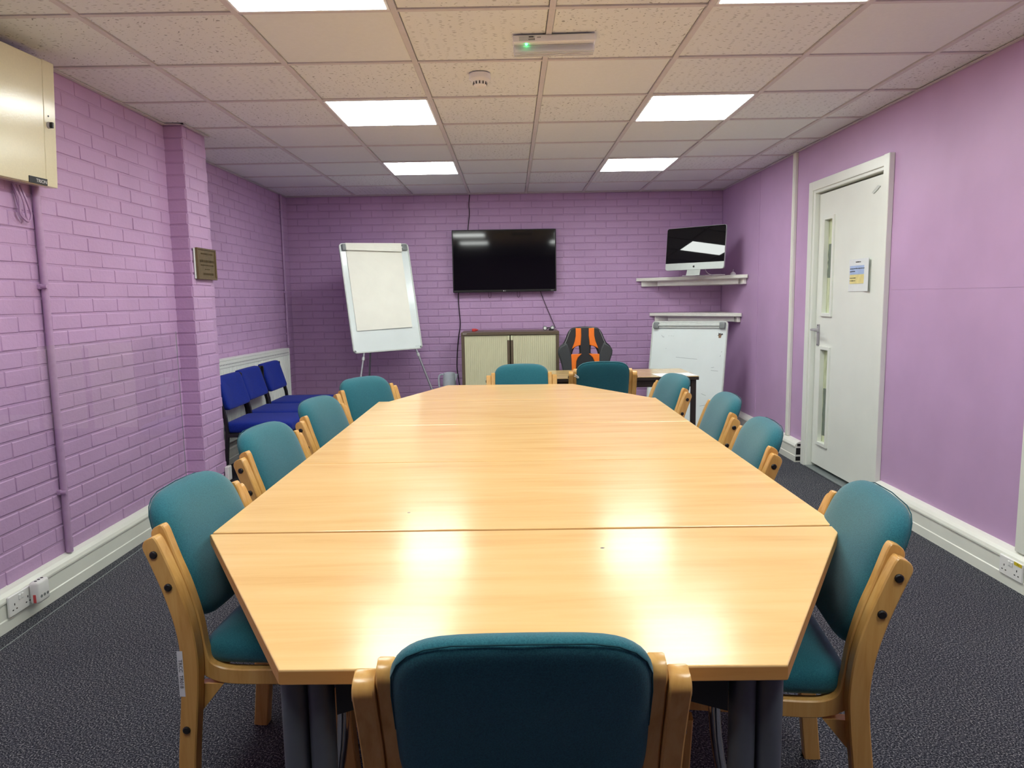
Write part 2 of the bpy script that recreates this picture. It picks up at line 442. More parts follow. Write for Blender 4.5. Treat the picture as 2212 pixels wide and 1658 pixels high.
# bricks -------------------------------------------------------------
def brick_mesh(seed, w=.2212, h=.0665):
    rnd = random.Random(seed); bm = bmesh.new(); d = .0038; c = .0036
    j = lambda s=.0012: rnd.uniform(-s, s)
    base = [(-w/2, -h/2), (w/2, -h/2), (w/2, h/2), (-w/2, h/2)]
    r0 = [bm.verts.new((a, 0.004, b)) for a, b in base]
    r1 = [bm.verts.new((a+j(.0008), -d+c, b+j(.0016))) for a, b in base]
    ce = .0022
    r2 = [bm.verts.new((a*(1-2*ce/w)+j(.0008), -d+j(.0006), b*(1-2*c/h)+j(.0014))) for a, b in base]
    for A, Bq in ((r0, r1), (r1, r2)):
        for k in range(4): bm.faces.new((A[k], A[(k+1) % 4], Bq[(k+1) % 4], Bq[k]))
    bm.faces.new(r2); bmesh.ops.recalc_face_normals(bm, faces=bm.faces)
    me = bpy.data.meshes.new('brick'); bm.to_mesh(me); bm.free(); me.materials.append(M['brick']); return me
BRICKS = [brick_mesh(i) for i in range(8)]
HEADERS = {}
def sized_brick(w):
    k = round(w, 3)
    if k not in HEADERS: HEADERS[k] = brick_mesh(int(k*1000), k)
    return HEADERS[k]
def brick_wall(root, origin, along, normal_rz, length, z0, z1, rank, limit=300, offset=0., skip=None, relief=1.):
    """courses of stretchers from origin along 'along'; local brick faces -y, rotated by normal_rz"""
    jobs = []; al = Vector(along); n = 0
    z = z0; ci = 0
    while z + .06 < z1:
        s = offset + (0 if ci % 2 else -.1125)
        while s < length - .02:
            a, b = max(s, 0), min(s+.225, length)
            if b-a > .04:
                w = (b-a)-.0038; c = Vector(origin)+al*((a+b)/2); c.z = z+.0375
                jobs.append((c, w))
            s += .225
        z += .075; ci += 1
    if skip: jobs = [q for q in jobs if not skip(q[0])]
    jobs.sort(key=lambda q: rank(q[0])); rest = bmesh.new()
    for i, (c, w) in enumerate(jobs):
        rnd = random.Random(i*13+5)
        me = BRICKS[rnd.randrange(8)] if abs(w-.2212) < .002 else sized_brick(w)
        mt = Matrix.Translation(c) @ Matrix.Rotation(normal_rz, 4, 'Z') @ Matrix.Translation((0, rnd.uniform(-.0012, .0012), 0)) @ Matrix.Rotation(rnd.uniform(-.004, .004), 4, 'Y') @ Matrix.Rotation(rnd.uniform(-.009, .009), 4, 'Z') @ Matrix.Rotation(rnd.uniform(-.030, .022), 4, 'X') @ Matrix.Diagonal((1-.012*(relief > 1), relief, 1-.02*(relief > 1), 1))
        if i < limit:
            o = bpy.data.objects.new('brick', me); C.objects.link(o); o.parent = root
            o.matrix_basis = root.matrix_basis.inverted() @ mt
        else:
            k = len(rest.verts); rest.from_mesh(me); rest.verts.ensure_lookup_table()
            bmesh.ops.transform(rest, matrix=mt, verts=rest.verts[k:])
    if len(rest.verts):
        obj('brickwork', rest, 'brick', root, kind='stuff')
    else: rest.free()

# left wall near the camera
wl = obj('wall_left', B((XL-.2, YF, 0), (XL, PY0+.02, H+.1)), 'mortar'); tag(wl, 'near left wall of lilac painted brick, camera side of the brick pier', 'wall', kind='structure')
brick_wall(wl, (XL, PY0, 0), (0, -1, 0), PI/2, 3.9, .15, H, lambda c: -(c.y*-1.0) if c.y > 2.3 else 99-c.y, 300)
wr_ = obj('wall_left_recess', B((XREC-.2, PY1-.05, 0), (XREC, YB+.1, H+.1)), 'mortar'); tag(wr_, 'recessed left wall of lilac painted brick behind the radiator', 'wall', kind='structure')
brick_wall(wr_, (XREC, YB, 0), (0, -1, 0), PI/2, YB-PY1, .15, H, lambda c: c.y-(2 if c.z > .7 else 0), 300, relief=1.3)
wb_ = obj('wall_back', B((XREC-.2, YB, 0), (XR+.2, YB+.2, H+.1)), 'mortar'); tag(wb_, 'far end wall of lilac painted brick behind the television', 'wall', kind='structure')
def hid(c): return (-.58 < c.x < .45 and 1.42 < c.z < 1.98)
brick_wall(wb_, (XREC, YB, 0), (1, 0, 0), 0, XR-XREC, .15, H,
           lambda c: (10 if hid(c) else 0)+(5 if c.z < .5 else 0)+(3 if c.x < -.95 and c.z > 1.9 else 0)+(0 if -.95 < c.x else 1)+(.5 if -.5 < c.x < .5 and c.z < .95 else 0), 300, relief=1.5)
pier = obj('brick_pier', B((XREC, PY0, 0), (XP-.006, PY1, H+.05)), 'mortar'); tag(pier, 'lilac painted brick pier standing out from the left wall', 'pier', kind='structure')
brick_wall(pier, (XP-.006, PY1, 0), (0, -1, 0), PI/2, PY1-PY0, 0, H, lambda c: 0, 300, offset=.05)
brick_wall(pier, (XL, PY0, 0), (1, 0, 0), 0, XP-XL, 0, H, lambda c: 0, 300, offset=0)
# right wall of painted boards (three boards, slim joints)
DY0, DY1, DZ = 4.335, 5.36, 2.065                 # door opening
bm = B((XR+.03, YF, 0), (XR+.2, DY0, H+.1)); box(bm, (XR+.03, DY1, 0), (XR+.2, YB+.1, H+.1)); box(bm, (XR+.03, DY0, DZ), (XR+.2, DY1, H+.1))
wr = obj('wall_right', bm, 'plaster'); tag(wr, 'smooth lilac painted plasterboard wall with the white door', 'wall', kind='structure')
def board(lo, hi): obj('wall_board', B((XR, lo[0], lo[1]), (XR+.03, hi[0], hi[1])), 'plaster', wr)
board((YF, 0), (DY0, 1.3258)); board((YF, 1.3265), (DY0, H+.05)); board((DY0, DZ), (DY1, H+.05)); board((DY1, 0), (6.55, H+.05)); board((6.552, 0), (YB, H+.05))
obj('joint_ridge', B((XR-.003, 6.546, .17), (XR+.001, 6.556, H)), 'plaster', wr)
wn = obj('wall_near', B((XL-.2, YF-.15, 0), (XR+.2, YF, H+.1)), 'plaster'); tag(wn, 'smooth lilac wall closing the room behind the viewer', 'wall', kind='structure')

# ceiling ----------------------------------------------------------
ce = obj('ceiling', B((-2.7, YF-.1, H+.08), (2.6, YB+.2, H+.2)), 'tile_plain'); tag(ce, 'suspended ceiling of pale mineral fibre tiles in a metal grid', 'ceiling', kind='structure')
GX = [-2.226+.6*i for i in range(8)]; GX = [-2.42]+[ -1.626+.6*i for i in range(7)]+[XR]
GY = [2.849+.6*i for i in range(-11, 9)]+[YB]; GY = [YF]+[y for y in GY if y > YF+.05]
LIGHTS = [(x, 2.849+.6*r) for r in (-4, -1, 2, 5) for x in (-1.026, .774)]
plain_t = {(2, 0), (4, 1), (2, 3), (4, 4), (2, 4), (6, 1), (6, 0), (5, 3), (4, 5), (3, 6), (2, 6)}
tile_cache = {}
def tile(w, d, kind):
    k = (round(w, 3), round(d, 3), kind)
    if k not in tile_cache:
        bm = B((-w/2+.0145, -d/2+.0135, 0), (w/2-.0145, d/2-.0135, .015), .002)
        me = bpy.data.meshes.new('ceiling_tile'); bm.to_mesh(me); bm.free(); me.materials.append(M['tile_'+kind]); tile_cache[k] = me
    return tile_cache[k]
rt_ = random.Random(3)
for i in range(len(GX)-1):
    for j in range(len(GY)-1):
        x0, x1, y0, y1 = GX[i], GX[i+1], GY[j], GY[j+1]
        if x1-x0 < .1 or y1-y0 < .04: continue
        if any(abs(x0-lx) < .01 and abs(y0-ly) < .01 for lx, ly in LIGHTS): continue
        if i == 0 and y1 < PY0: x0 = XL-.02
        row = round((y0-2.849)/.6)
        u = rt_.random()
        kind = 'plain' if ((i, row) in plain_t or (row >= 3 and u < .45)) else ('dash' if (i in (0, 1, 5, 6) and u < .75) or (i == 3 and row == 0) else 'worm')
        o = bpy.data.objects.new('ceiling_tile', tile(x1-x0, y1-y0, kind)); C.objects.link(o); o.parent = ce
        o.location = ((x0+x1)/2, (y0+y1)/2, H+.007+rt_.uniform(-.001, .002))
for x in GX[1:-1]: obj('grid_bar', B((x-.012, YF, H), (x+.012, YB, H+.012), .001), 'grid', ce)
cb = {}
for j, y in enumerate(GY[1:-1]):
    for i in range(len(GX)-1):
        a, b = GX[i], GX[i+1]
        if i == 0 and y < PY0: a = XL
        me = cb.get(round(b-a, 3))
        o = obj('cross_bar', me if me else B((.012, -.011, 0), (b-a-.012, .011, .010), .001), 'grid', ce, (a, y, H+.0015)); cb[round(b-a, 3)] = o.data
for n_, lo, hi in (('wall_angle', (XREC, YB-.022, H-.001), (XR, YB-.002, H+.003)), ('wall_angle', (XR-.022, YF, H-.001), (XR-.001, YB, H+.003)),
                   ('wall_angle', (XL+.001, YF, H-.001), (XL+.024, PY0-.024, H+.003)), ('wall_angle', (XL, PY0-.03, H-.001), (XP+.02, PY0-.008, H+.003)),
                   ('wall_angle', (XP+.001, PY0-.03, H-.001), (XP+.022, PY1+.02, H+.003)), ('wall_angle', (XREC+.001, PY1, H-.001), (XREC+.024, YB-.02, H+.003))):
    obj(n_, B(lo, hi), 'grid', ce)

# lit panels
NAMES = {(-1.026, 2): 'middle left', (.774, 2): 'middle right'}
def light(x, y, label):
    t = thing('ceiling_light', label, 'light', (x+.3, y+.3, H), 0, 'square LED ceiling panels')
    bm = bmesh.new(); w = .287; f = .012
    for lo, hi in (((-w, -w, 0), (w, -w+f, .02)), ((-w, w-f, 0), (w, w, .02)), ((-w, -w+f, 0), (-w+f, w-f, .02)), ((w-f, -w+f, 0), (w, w-f, .02))): box(bm, lo, hi)
    obj('light_frame', bm, 'white_plastic', t)
    obj('housing', B((-w, -w, .0125), (w, w, .06)), 'white_plastic', t)
    obj('diffuser', B((-w+f, -w+f, -.0012), (w-f, w-f, .012)), 'panel_light', t)
LL = ['lit square ceiling panel overhead of the viewer on the brick wall side', 'lit square ceiling panel overhead of the viewer on the door side',
      'lit ceiling panel cut by the top edge, nearest one on the brick wall side', 'lit ceiling panel cut by the top edge, nearest one on the door side',
      'lit ceiling panel beyond the smoke detector, middle one on the brick wall side', 'lit ceiling panel in the middle of the row on the door side',
      'lit ceiling panel closest to the television, brick wall side', 'lit ceiling panel closest to the corner computer, door side']
LIGHTS.sort(key=lambda q: (q[1], q[0]))
for (x, y), lb in zip(LIGHTS, LL): light(x, y, lb)

# floor level trunking as baseboards --------------------------------
PROF = [(0, 0), (.05, 0), (.05, .048), (.046, .052), (.046, .118), (.052, .120), (.052, .128), (.046, .142), (.034, .155), (.018, .162), (0, .166)]
def trunk(name, label, p0, p1, inward):
    """p0->p1 along the wall; inward = unit vector into the room"""
    bm = bmesh.new(); a, b, n = Vector(p0), Vector(p1), Vector(inward)
    A = [bm.verts.new(a+n*d+Vector((0, 0, z))) for d, z in PROF]; Bv = [bm.verts.new(b+n*d+Vector((0, 0, z))) for d, z in PROF]
    k = len(PROF)
    for i in range(k): bm.faces.new((A[i], A[(i+1) % k], Bv[(i+1) % k], Bv[i]))
    bm.faces.new(A[::-1]); bm.faces.new(Bv)
    o = obj(name, bm, 'trunk_white'); tag(o, label, 'trunking', kind='structure'); return o
trunk('baseboard_left', 'deep white cable trunking along the foot of the near brick wall', (XL-.004, YF, 0), (XL-.004, PY0, 0), (1, 0, 0))
trunk('baseboard_recess', 'deep white cable trunking along the foot of the recessed wall', (XREC-.004, PY1, 0), (XREC-.004, YB, 0), (1, 0, 0))
trunk('baseboard_back', 'deep white cable trunking along the foot of the far wall', (XREC+.045, YB+.004, 0), (XR-.05, YB+.004, 0), (0, -1, 0))
trunk('baseboard_right', 'deep white cable trunking from the camera up to the door', (XR, YF, 0), (XR, 4.27, 0), (-1, 0, 0))
br = trunk('baseboard_corner', 'deep white cable trunking with open end beyond the door', (XR, 5.47, 0), (XR, YB, 0), (-1, 0, 0))
for z0, z1, d in ((.012, .044, .04), (.06, .112, .038), (.126, .146, .03)):
    obj('open_duct', B((XR-d-.004, 5.4685, z0), (XR-.008, 5.4695, z1)), 'dark_hole', br)
obj('pier_socket_box', B((XP+.002, PY1-.05, .09), (XP+.03, PY1+.01, .19), .004), 'white_plastic')
tag(bpy.data.objects['pier_socket_box'], 'small white box at the foot of the brick pier', 'box')

# vertical trunking on the right wall
t = thing('trim_1', 'slim white vertical trunking on the lilac wall beside the door frame', 'trunking', (XR, 5.725, .166), kind='structure')
obj('trunking_body', B((-.022, -.022, 0), (0, .022, H-.17), .002), 'trunk_white', t)
obj('trunking_lid', B((-.026, -.014, .001), (-.021, .022, H-.172), .001), 'trunk_white', t)
t = thing('trim_2', 'white vertical trunking rising from the double socket, cut by the frame edge', 'trunking', (XR, 3.02, .166), kind='structure')
obj('trunking_body', B((-.03, -.035, 0), (0, .035, H-.17), .003), 'trunk_white', t)
obj('trunking_lid', B((-.035, -.028, .001), (-.029, .028, H-.172), .001), 'trunk_white', t)

# door ---------------------------------------------------------------
door = thing('door_1', 'white flush door with two narrow glazed panels and a lever handle', 'door', (XR, 4.85, 0), kind='structure')
def D(lo, hi, bev=0): return B((lo[0], lo[1]-4.85, lo[2]), (hi[0], hi[1]-4.85, hi[2]), bev)
AY0, AY1, AZ = 4.275, 5.425, 2.12
for nm, lo, hi in (('architrave', (-.034, AY0, 0), (0, AY0+.065, AZ)), ('architrave', (-.026, AY1-.065, 0), (0, AY1, AZ)), ('architrave', (-.026, AY0+.065, AZ-.065), (0, AY1-.065, AZ)),
                   ('door_jamb', (-.016, DY0, 0), (.10, DY0+.03, DZ)), ('door_jamb', (-.016, DY1-.03, 0), (.10, DY1, DZ)), ('door_jamb', (-.016, DY0+.03, DZ-.03), (.10, DY1-.03, DZ))):
    obj(nm, D(lo, hi, .003), 'door_white', door)
LX0, LX1 = .018, .060
LY0, LY1, LZ = DY0+.033, DY1-.034, DZ-.042
V1 = (5.085, 5.215, 1.165, 1.835); V2 = (5.085, 5.215, .215, .905)
bm = bmesh.new()
for lo, hi in (((LX0, LY0, .035), (LX1, V1[0], LZ)), ((LX0, V1[1], .035), (LX1, LY1, LZ)), ((LX0, V1[0], V1[3]), (LX1, V1[1], LZ)),
               ((LX0, V1[0], V2[3]), (LX1, V1[1], V1[2])), ((LX0, V1[0], .035), (LX1, V1[1], V2[2]))):
    box(bm, (lo[0], lo[1]-4.85, lo[2]), (hi[0], hi[1]-4.85, hi[2]))
leaf = obj('door_leaf', bm, 'door_white', door)
for V in (V1, V2):
    y0, y1, z0, z1 = V; bm = bmesh.new(); e = .022
    for lo, hi in (((y0-e, z0-e), (y0+.004, z1+e)), ((y1-.004, z0-e), (y1+e, z1+e)), ((y0, z0-e), (y1, z0+.004)), ((y0, z1-.004), (y1, z1+e))):
        box(bm, (LX0-.012, lo[0]-4.85, lo[1]), (LX0+.022, hi[0]-4.85, hi[1]), .002)
    fr = obj('glazing_bead', bm, 'door_white', door)
    obj('pane', D((LX0+.021, y0-.002, z0-.002), (LX0+.027, y1+.002, z1+.002)), 'pane', door, label='obscured greenish glass pane')
# paint scraped back to bare dark glass on the panes
def blob(y0, y1, z0, z1, seed):
    r = random.Random(seed); pts = []
    n = 9
    for k in range(n+1): pts.append((y0-4.85+(y1-y0)*(.25 + r.uniform(0, .2)), z0+(z1-z0)*k/n))
    for k in range(n, -1, -1): pts.append((y1-4.85-r.uniform(0, .012), z0+(z1-z0)*k/n+r.uniform(-.006, .006)))
    obj('scraped_patch', prism(bmesh.new(), pts, LX0+.0198, LX0+.0208, 'x'), 'pane_dark', door)
blob(5.09, 5.21, 1.42, 1.66, 1); blob(5.09, 5.21, .27, .62, 2); blob(5.10, 5.14, 1.75, 1.83, 4)
obj('threshold_strip', D((-.03, DY0+.03, 0), (.1, DY1-.03, .012), .003), 'threshold', door)
hd = obj('handle_plate', D((LX0-.007, 5.255, .925), (LX0, 5.295, 1.085), .003), 'pale_grey', door, label='grey metal lever handle plate')
obj('lever', T([(LX0-.004, 5.275-4.85, 1.045), (LX0-.05, 5.275-4.85, 1.045), (LX0-.058, 5.268-4.85, 1.045), (LX0-.058, 5.20-4.85, 1.043), (LX0-.052, 5.165-4.85, 1.042)], .0085), 'pale_grey', hd)
for z in (1.075, .935):
    obj('screw', lathe(bmesh.new(), [(.004, LX0-.0085), (.004, LX0-.006)], (0, 5.275-4.85, z), 8, 'x'), 'dark_hole', hd)
for z in (.36, 1.72): obj('hinge', D((LX0-.004, LY0-.006, z), (LX0+.006, LY0+.002, z+.1)), 'pale_grey', door)
obj('torn_tape', prism(bmesh.new(), [(4.54-4.85, 1.92), (4.56-4.85, 1.93), (4.49-4.85, 1.965), (4.46-4.85, 1.955), (4.49-4.85, 1.94)], LX0-.006, LX0-.0005, 'x'), 'frame_grey', door)
# corridor side closed behind the door
obj('outer_panel', D((.11, DY0-.02, 0), (.12, DY1+.02, DZ+.05)), 'pane_dark', door)
# notice on the door
nt = thing('notice_sheet', 'white notice with a blue and a yellow block taped to the door', 'notice', (XR+LX0-.002, 4.68, 1.425))
bm = bmesh.new(); nx, nz = 6, 6; g = {}
for i in range(nx+1):
    for k in range(nz+1):
        yy = -.148+.296*i/nx; zz = -.105+.21*k/nz
        curl = .014*max(0, (1-i/nx)-.72)/.28 + .004*math.sin(i*1.3)*max(0, .25-k/nz)
        g[i, k] = bm.verts.new((-.001-curl, yy*.98, zz))
for i in range(nx):
    for k in range(nz): bm.faces.new((g[i, k], g[i+1, k], g[i+1, k+1], g[i, k+1]))
sh = obj('sheet', bm, 'paper', nt)
sd = sh.modifiers.new('thick', 'SOLIDIFY'); sd.thickness = .0006
sh.rotation_euler = (0, 0, 0)
obj('blue_block', B((-.0035, -.085, .005), (-.0028, .128, .062)), 'notice_blue', nt)
obj('yellow_block', B((-.0035, -.085, -.055), (-.0028, .128, .004)), 'notice_yellow', nt)
def scribble(bm, y0, y1, z, h, seed):
    r = random.Random(seed); y = y0
    while y > y1:
        w = r.uniform(.006, .02); box(bm, (-.0042, max(y-w, y1), z-h*r.uniform(.3, .5)), (-.0036, y, z+h*r.uniform(.3, .55))); y -= w+.004
bm = bmesh.new()
scribble(bm, .125, -.08, .043, .007, 1); scribble(bm, .125, .055, .025, .007, 2); scribble(bm, .125, .045, -.018, .006, 3); scribble(bm, .125, .05, -.036, .006, 4); scribble(bm, .05, -.015, .085, .006, 5)
obj('print_lines', bm, 'ink', nt, label='dark lines of small print', kind='stuff')

# ------------------------------------------------------------------ conference tables
TZ = .73
def table(name_label, poly, legs, group='light beech conference tables'):
    cx = sum(p[0] for p in poly)/len(poly); cyy = sum(p[1] for p in poly)/len(poly)
    t = thing('conference_table', name_label, 'table', (cx, cyy, 0), 0, group)
    loc = [(x-cx, y-cyy) for x, y in poly]
    bm = prism(bmesh.new(), loc, TZ-.027, TZ)
    bmesh.ops.bevel(bm, geom=[e for e in bm.edges], offset=.0025, segments=2, affect='EDGES', profile=.5)
    top = obj('tabletop', bm, 'beech', t)
    # edging: a band just proud of the top's rim
    bm = bmesh.new(); n = len(loc); out = []
    for i in range(n):
        p, a, b = Vector(loc[i]), Vector(loc[i-1]), Vector(loc[(i+1) % n])
        d1 = (p-a).normalized(); d2 = (b-p).normalized()
        n1 = Vector((d1.y, -d1.x)); n2 = Vector((d2.y, -d2.x)); m_ = (n1+n2).normalized(); out.append(p+m_*(.0008/max(.3, m_.dot(n1))))
    lo = [bm.verts.new((q.x, q.y, TZ-.0245)) for q in out]; hi = [bm.verts.new((q.x, q.y, TZ-.0035)) for q in out]
    for i in range(n): bm.faces.new((lo[i], lo[(i+1) % n], hi[(i+1) % n], hi[i]))
    obj('edge_band', bm, 'beech_edge', t)
    for (x, y) in legs:
        lx, ly = x-cx, y-cyy
        bm = bmesh.new()
        for s in (-1, 1):
            lathe(bm, [(.022, .012), (.022, TZ-.03)], (lx+s*.0225, ly, 0), 14)
        l_ = obj('leg', bm, 'leg_grey', t, smooth=40)
        obj('foot', lathe(bmesh.new(), [(.02, 0), (.022, .004), (.022, .014)], (lx, ly, 0), 12), 'black_plastic', l_)
        sx = -1 if lx > 0 else 1
        bx = lx+sx*.055
        bm = prism(bmesh.new(), [(min(bx, bx+sx*.15), TZ-.028), (max(bx, bx+sx*.15), TZ-.028)][::1]+([(max(bx, bx+sx*.15), TZ-.085), (min(bx, bx+sx*.15)+.03, TZ-.05)] if sx < 0 else [(max(bx, bx+sx*.15)-.03, TZ-.05), (min(bx, bx+sx*.15), TZ-.085)]), ly-.03, ly+.03, 'y')
        obj('corner_bracket', bm, 'black_plastic', l_)
    return t
# trapezoid, three rectangles, trapezoid
def trap_legs(y_short, y_wide): return [(-.345, y_short), (.385, y_short), (-.66, y_wide), (.70, y_wide)]
table('half hexagon end table with the wide top nearest the viewer', [(-.385, 1.085), (.432, 1.075), (.826, 1.752), (-.782, 1.768)], [(-.352, 1.125), (.397, 1.118), (-.27, 1.70), (.31, 1.69)])
RL = [('rectangular beech table directly beyond the nearest end table', 1.771, 2.533), ('middle rectangular beech table of the conference row', 2.5385, 3.298), ('rectangular beech table next to the far end table', 3.3035, 4.089)]
for lb, y0, y1 in RL:
    e = .008
    table(lb, [(-.78, y0+e), (.825, y0-e), (.825, y1-e), (-.78, y1+e)], [(-.34, y0+.10), (.38, y0+.10), (-.34, y1-.10), (.38, y1-.10)])
table('half hexagon end table farthest from the viewer, before the far chairs', [(-.72, 4.101), (.80, 4.090), (.408, 4.795), (-.443, 4.835)], [(-.36, 4.75), (.33, 4.73), (-.34, 4.19), (.38, 4.18)])
tables = [o for o in bpy.data.objects if o.name.startswith('conference_table')]
# chrome cantilever braces under the nearest table
t0 = bpy.data.objects['conference_table']
ox, oy = t0.location.x, t0.location.y
for s in (-1, 1):
    pts = smooth_path([(s*.33+.02, 1.20, .69), (s*.36+.02, 1.26, .45), (s*.44+.02, 1.30, .2), (s*.60+.02, 1.34, .02)], 5)
    obj('brace', T([(x-ox, y-oy, z) for x, y, z in pts], .011, 10), 'chrome', t0, smooth=40, label='curved chrome brace')

for nm_, x, y, l in (('conference_table', .205, 1.62, .010), ('conference_table.001', -.295, 1.925, .008)):
    p_ = bpy.data.objects[nm_]
    obj('chip_mark', prism(bmesh.new(), [(x-p_.location.x+l*a, y-p_.location.y+l*b) for a, b in ((-.5, -.2), (.1, -.35), (.6, .1), (.1, .4), (-.4, .2))], TZ, TZ+.0003), 'dark_brown', p_)
# ------------------------------------------------------------------ teal side chairs
PROFC = [(-.02, 0), (-.008, .12), (0, .22), (.010, .31), (.019, .40), (.022, .47), (.013, .55), (-.008, .63), (-.033, .70), (-.051, .745)]
def prof_y(z):
    pts = PROFC+[(-.090, .85)]
    for a, b in zip(pts, pts[1:]):
        if a[1] <= z <= b[1]: return a[0]+(b[0]-a[0])*(z-a[1])/(b[1]-a[1])
    return pts[-1][0]
def back_outline(w=.198, zt=.848, zb=.515):
    o = []
    zc_t, zc_b = .742, .60
    for k in range(13):      # right side up over the top to the left
        a = PI*k/12; c, s = math.cos(a), math.sin(a)
        e = .5
        o.append((w*math.copysign(abs(c)**e, c), zc_t+(zt-zc_t)*abs(s)**.75))
    o.append((-w, .67))
    for k in range(11):
        a = PI+PI*k/10; c, s = math.cos(a), math.sin(a)
        o.append((w*math.copysign(abs(c)**.62, c), zc_b-(zc_b-zb)*abs(s)**.85))
    o.append((w, .67))
    q = []
    for p in o:
        if not q or (abs(p[0]-q[-1][0])+abs(p[1]-q[-1][1])) > 1e-4: q.append(p)
    return q
def make_teal():
    t = thing('side_chair', 'x', 'chair')
    for s in (-1, 1):
        xo = sorted((s*.216, s*.250)); xi = sorted((s*.187, s*.2148))
        leg = obj('rear_leg', sweep(bmesh.new(), smooth_path(PROFC, 5), xo[0], xo[1], .043, .003, .012), 'ply', t, smooth=35)
        for (y, z) in ((prof_y(.728), .728), (prof_y(.648), .648), (.004, .285)):
            obj('bolt', lathe(bmesh.new(), [(.0095, 0), (.0095, .003), (.007, .005)] if s > 0 else [(.007, -.005), (.0095, -.003), (.0095, 0)], (s*.250, y, z), 12, 'x'), 'bolt', leg)
        inner = [(.40, .405), (.30, .405), (.20, .404), (.12, .404), (.075, .410), (.042, .43), (.028, .47), (.017, .55), (-.003, .63), (-.028, .70), (-.049, .764)]
        obj('seat_rail', sweep(bmesh.new(), smooth_path(inner, 5), xi[0], xi[1], .040, .003, .012), 'ply', t, smooth=35)
        obj('front_leg', sweep(bmesh.new(), [(.415, 0), (.405, .12), (.395, .25), (.388, .384)], xo[0], xo[1], .042, .003), 'ply', t, smooth=35)
        obj('corner_block', prism(bmesh.new(), [(.028, .385), (.085, .385), (.016, .30)], *sorted((s*.19, s*.214)), 'x'), 'ply', t)
    obj('front_rail', B((-.187, .365, .392), (.187, .385, .420), .003), 'ply', t)
    obj('back_rail', B((-.187, .045, .392), (.187, .065, .420), .003), 'ply', t)
    ol = back_outline()
    R = [(.075, -.031), (.035, -.030), (.010, -.025), (0, -.012), (0, .006), (.008, .022), (.028, .034), (.06, .041), (.10, .045)]
    bp = obj('backrest', cushion(ol, R, lambda u, v, tt: (u, prof_y(v)+tt+.004-.02*(1-(u/.2)**2)*.6, v), .047, -.032), 'teal', t, smooth=80)
    subsurf(bp, 1)
    pts = [(u*1.0, prof_y(v)-.010-.02*(1-(u/.2)**2)*.6, v+.001) for u, v in ol]
    # stitched seam where the side band meets the back panel
    pts = [(u*.972, prof_y(v)-.015-.012*(1-(u/.2)**2), .68+(v-.68)*.968) for u, v in ol if v > .62]
    pts.sort(key=lambda p: math.atan2(p[2]-.66, p[0])) if False else None
    obj('seam', T([pts[-1]]+pts[:-1], .0014, 5), 'teal_seam', bp)
    so = []
    for k in range(28):
        a = 2*PI*(k+.5)/28; c, s = math.cos(a), math.sin(a); e = .30
        so.append((.208*math.copysign(abs(c)**e, c), .232+.218*math.copysign(abs(s)**e, s)))
    R = [(.05, 0), (.015, .001), (0, .012), (0, .038), (.008, .054), (.028, .064), (.06, .070)]
    st = obj('seat', cushion(so, R, lambda u, v, tt: (u, v, .4265+tt), .078, 0), 'teal', t, smooth=80)
    subsurf(st, 1)
    return t
def rzf(deg): return math.radians(deg-90)      # heading: direction the sitter faces
chair0 = make_teal()
CH = [(.006, 1.052, 90, 'teal fabric chair seen from behind in the foreground, back to the viewer'),
      (-.80, 1.875, -3, 'teal chair nearest the viewer on the brick wall side, white asset sticker on its leg'),
      (-.885, 2.70, -8, 'second teal chair from the viewer on the brick wall side of the table'),
      (-.885, 3.46, -11, 'third teal chair from the viewer on the brick wall side, before the blue chairs'),
      (-.86, 4.33, -36, 'teal chair turned askew at the far table corner under the flip chart'),
      (.786, 1.672, 172, 'teal chair nearest the viewer on the door side of the table'),
      (.865, 2.645, 176, 'second teal chair from the viewer on the door side, level with the door'),
      (.945, 3.37, 178, 'third teal chair from the viewer on the door side of the table'),
      (.90, 4.23, 190, 'farthest teal chair on the door side, in front of the brown desk leg'),
      (.064, 4.985, 270, 'teal chair at the far head of the table facing the viewer'),
      (.665, 5.26, 88, 'teal chair drawn up to the brown desk with its back to the table')]
for i, (x, y, h, lb) in enumerate(CH):
    g = 'teal chairs with laminated wooden frames'
    if i == 0:
        chair0.location = (x, y, 0); chair0.rotation_euler = (0, 0, rzf(h)); chair0['label'] = lb; chair0['group'] = g
    else:
        c = dup(chair0, (x, y, 0), rzf(h), lb, g)
        if i == 1:
            st = obj('asset_sticker', B((.2502, -.0065, .372), (.2507, .0075, .488)), 'paper', c, label='white asset sticker')
            text_mesh('TRCC  TR018', .0125, 'ink', 'sticker_text', st, basis((.2509, .0005, .43), (0, 0, -1), (0, 1, 0)), .0001, sx=1.0)
        if i == 10:
            bm = bmesh.new(); r = random.Random(4)
            for k in range(4): tube(bm, [(-.205+.008*k, prof_y(.74)-.026, .755-.006*k), (-.198+.007*k, prof_y(.74)-.027, .742-.006*k), (-.212+.008*k, prof_y(.73)-.027, .735-.004*k)], .002, 5)
            obj('worn_patch', bm, 'white_disc', c, label='chewed white scuff on the post')

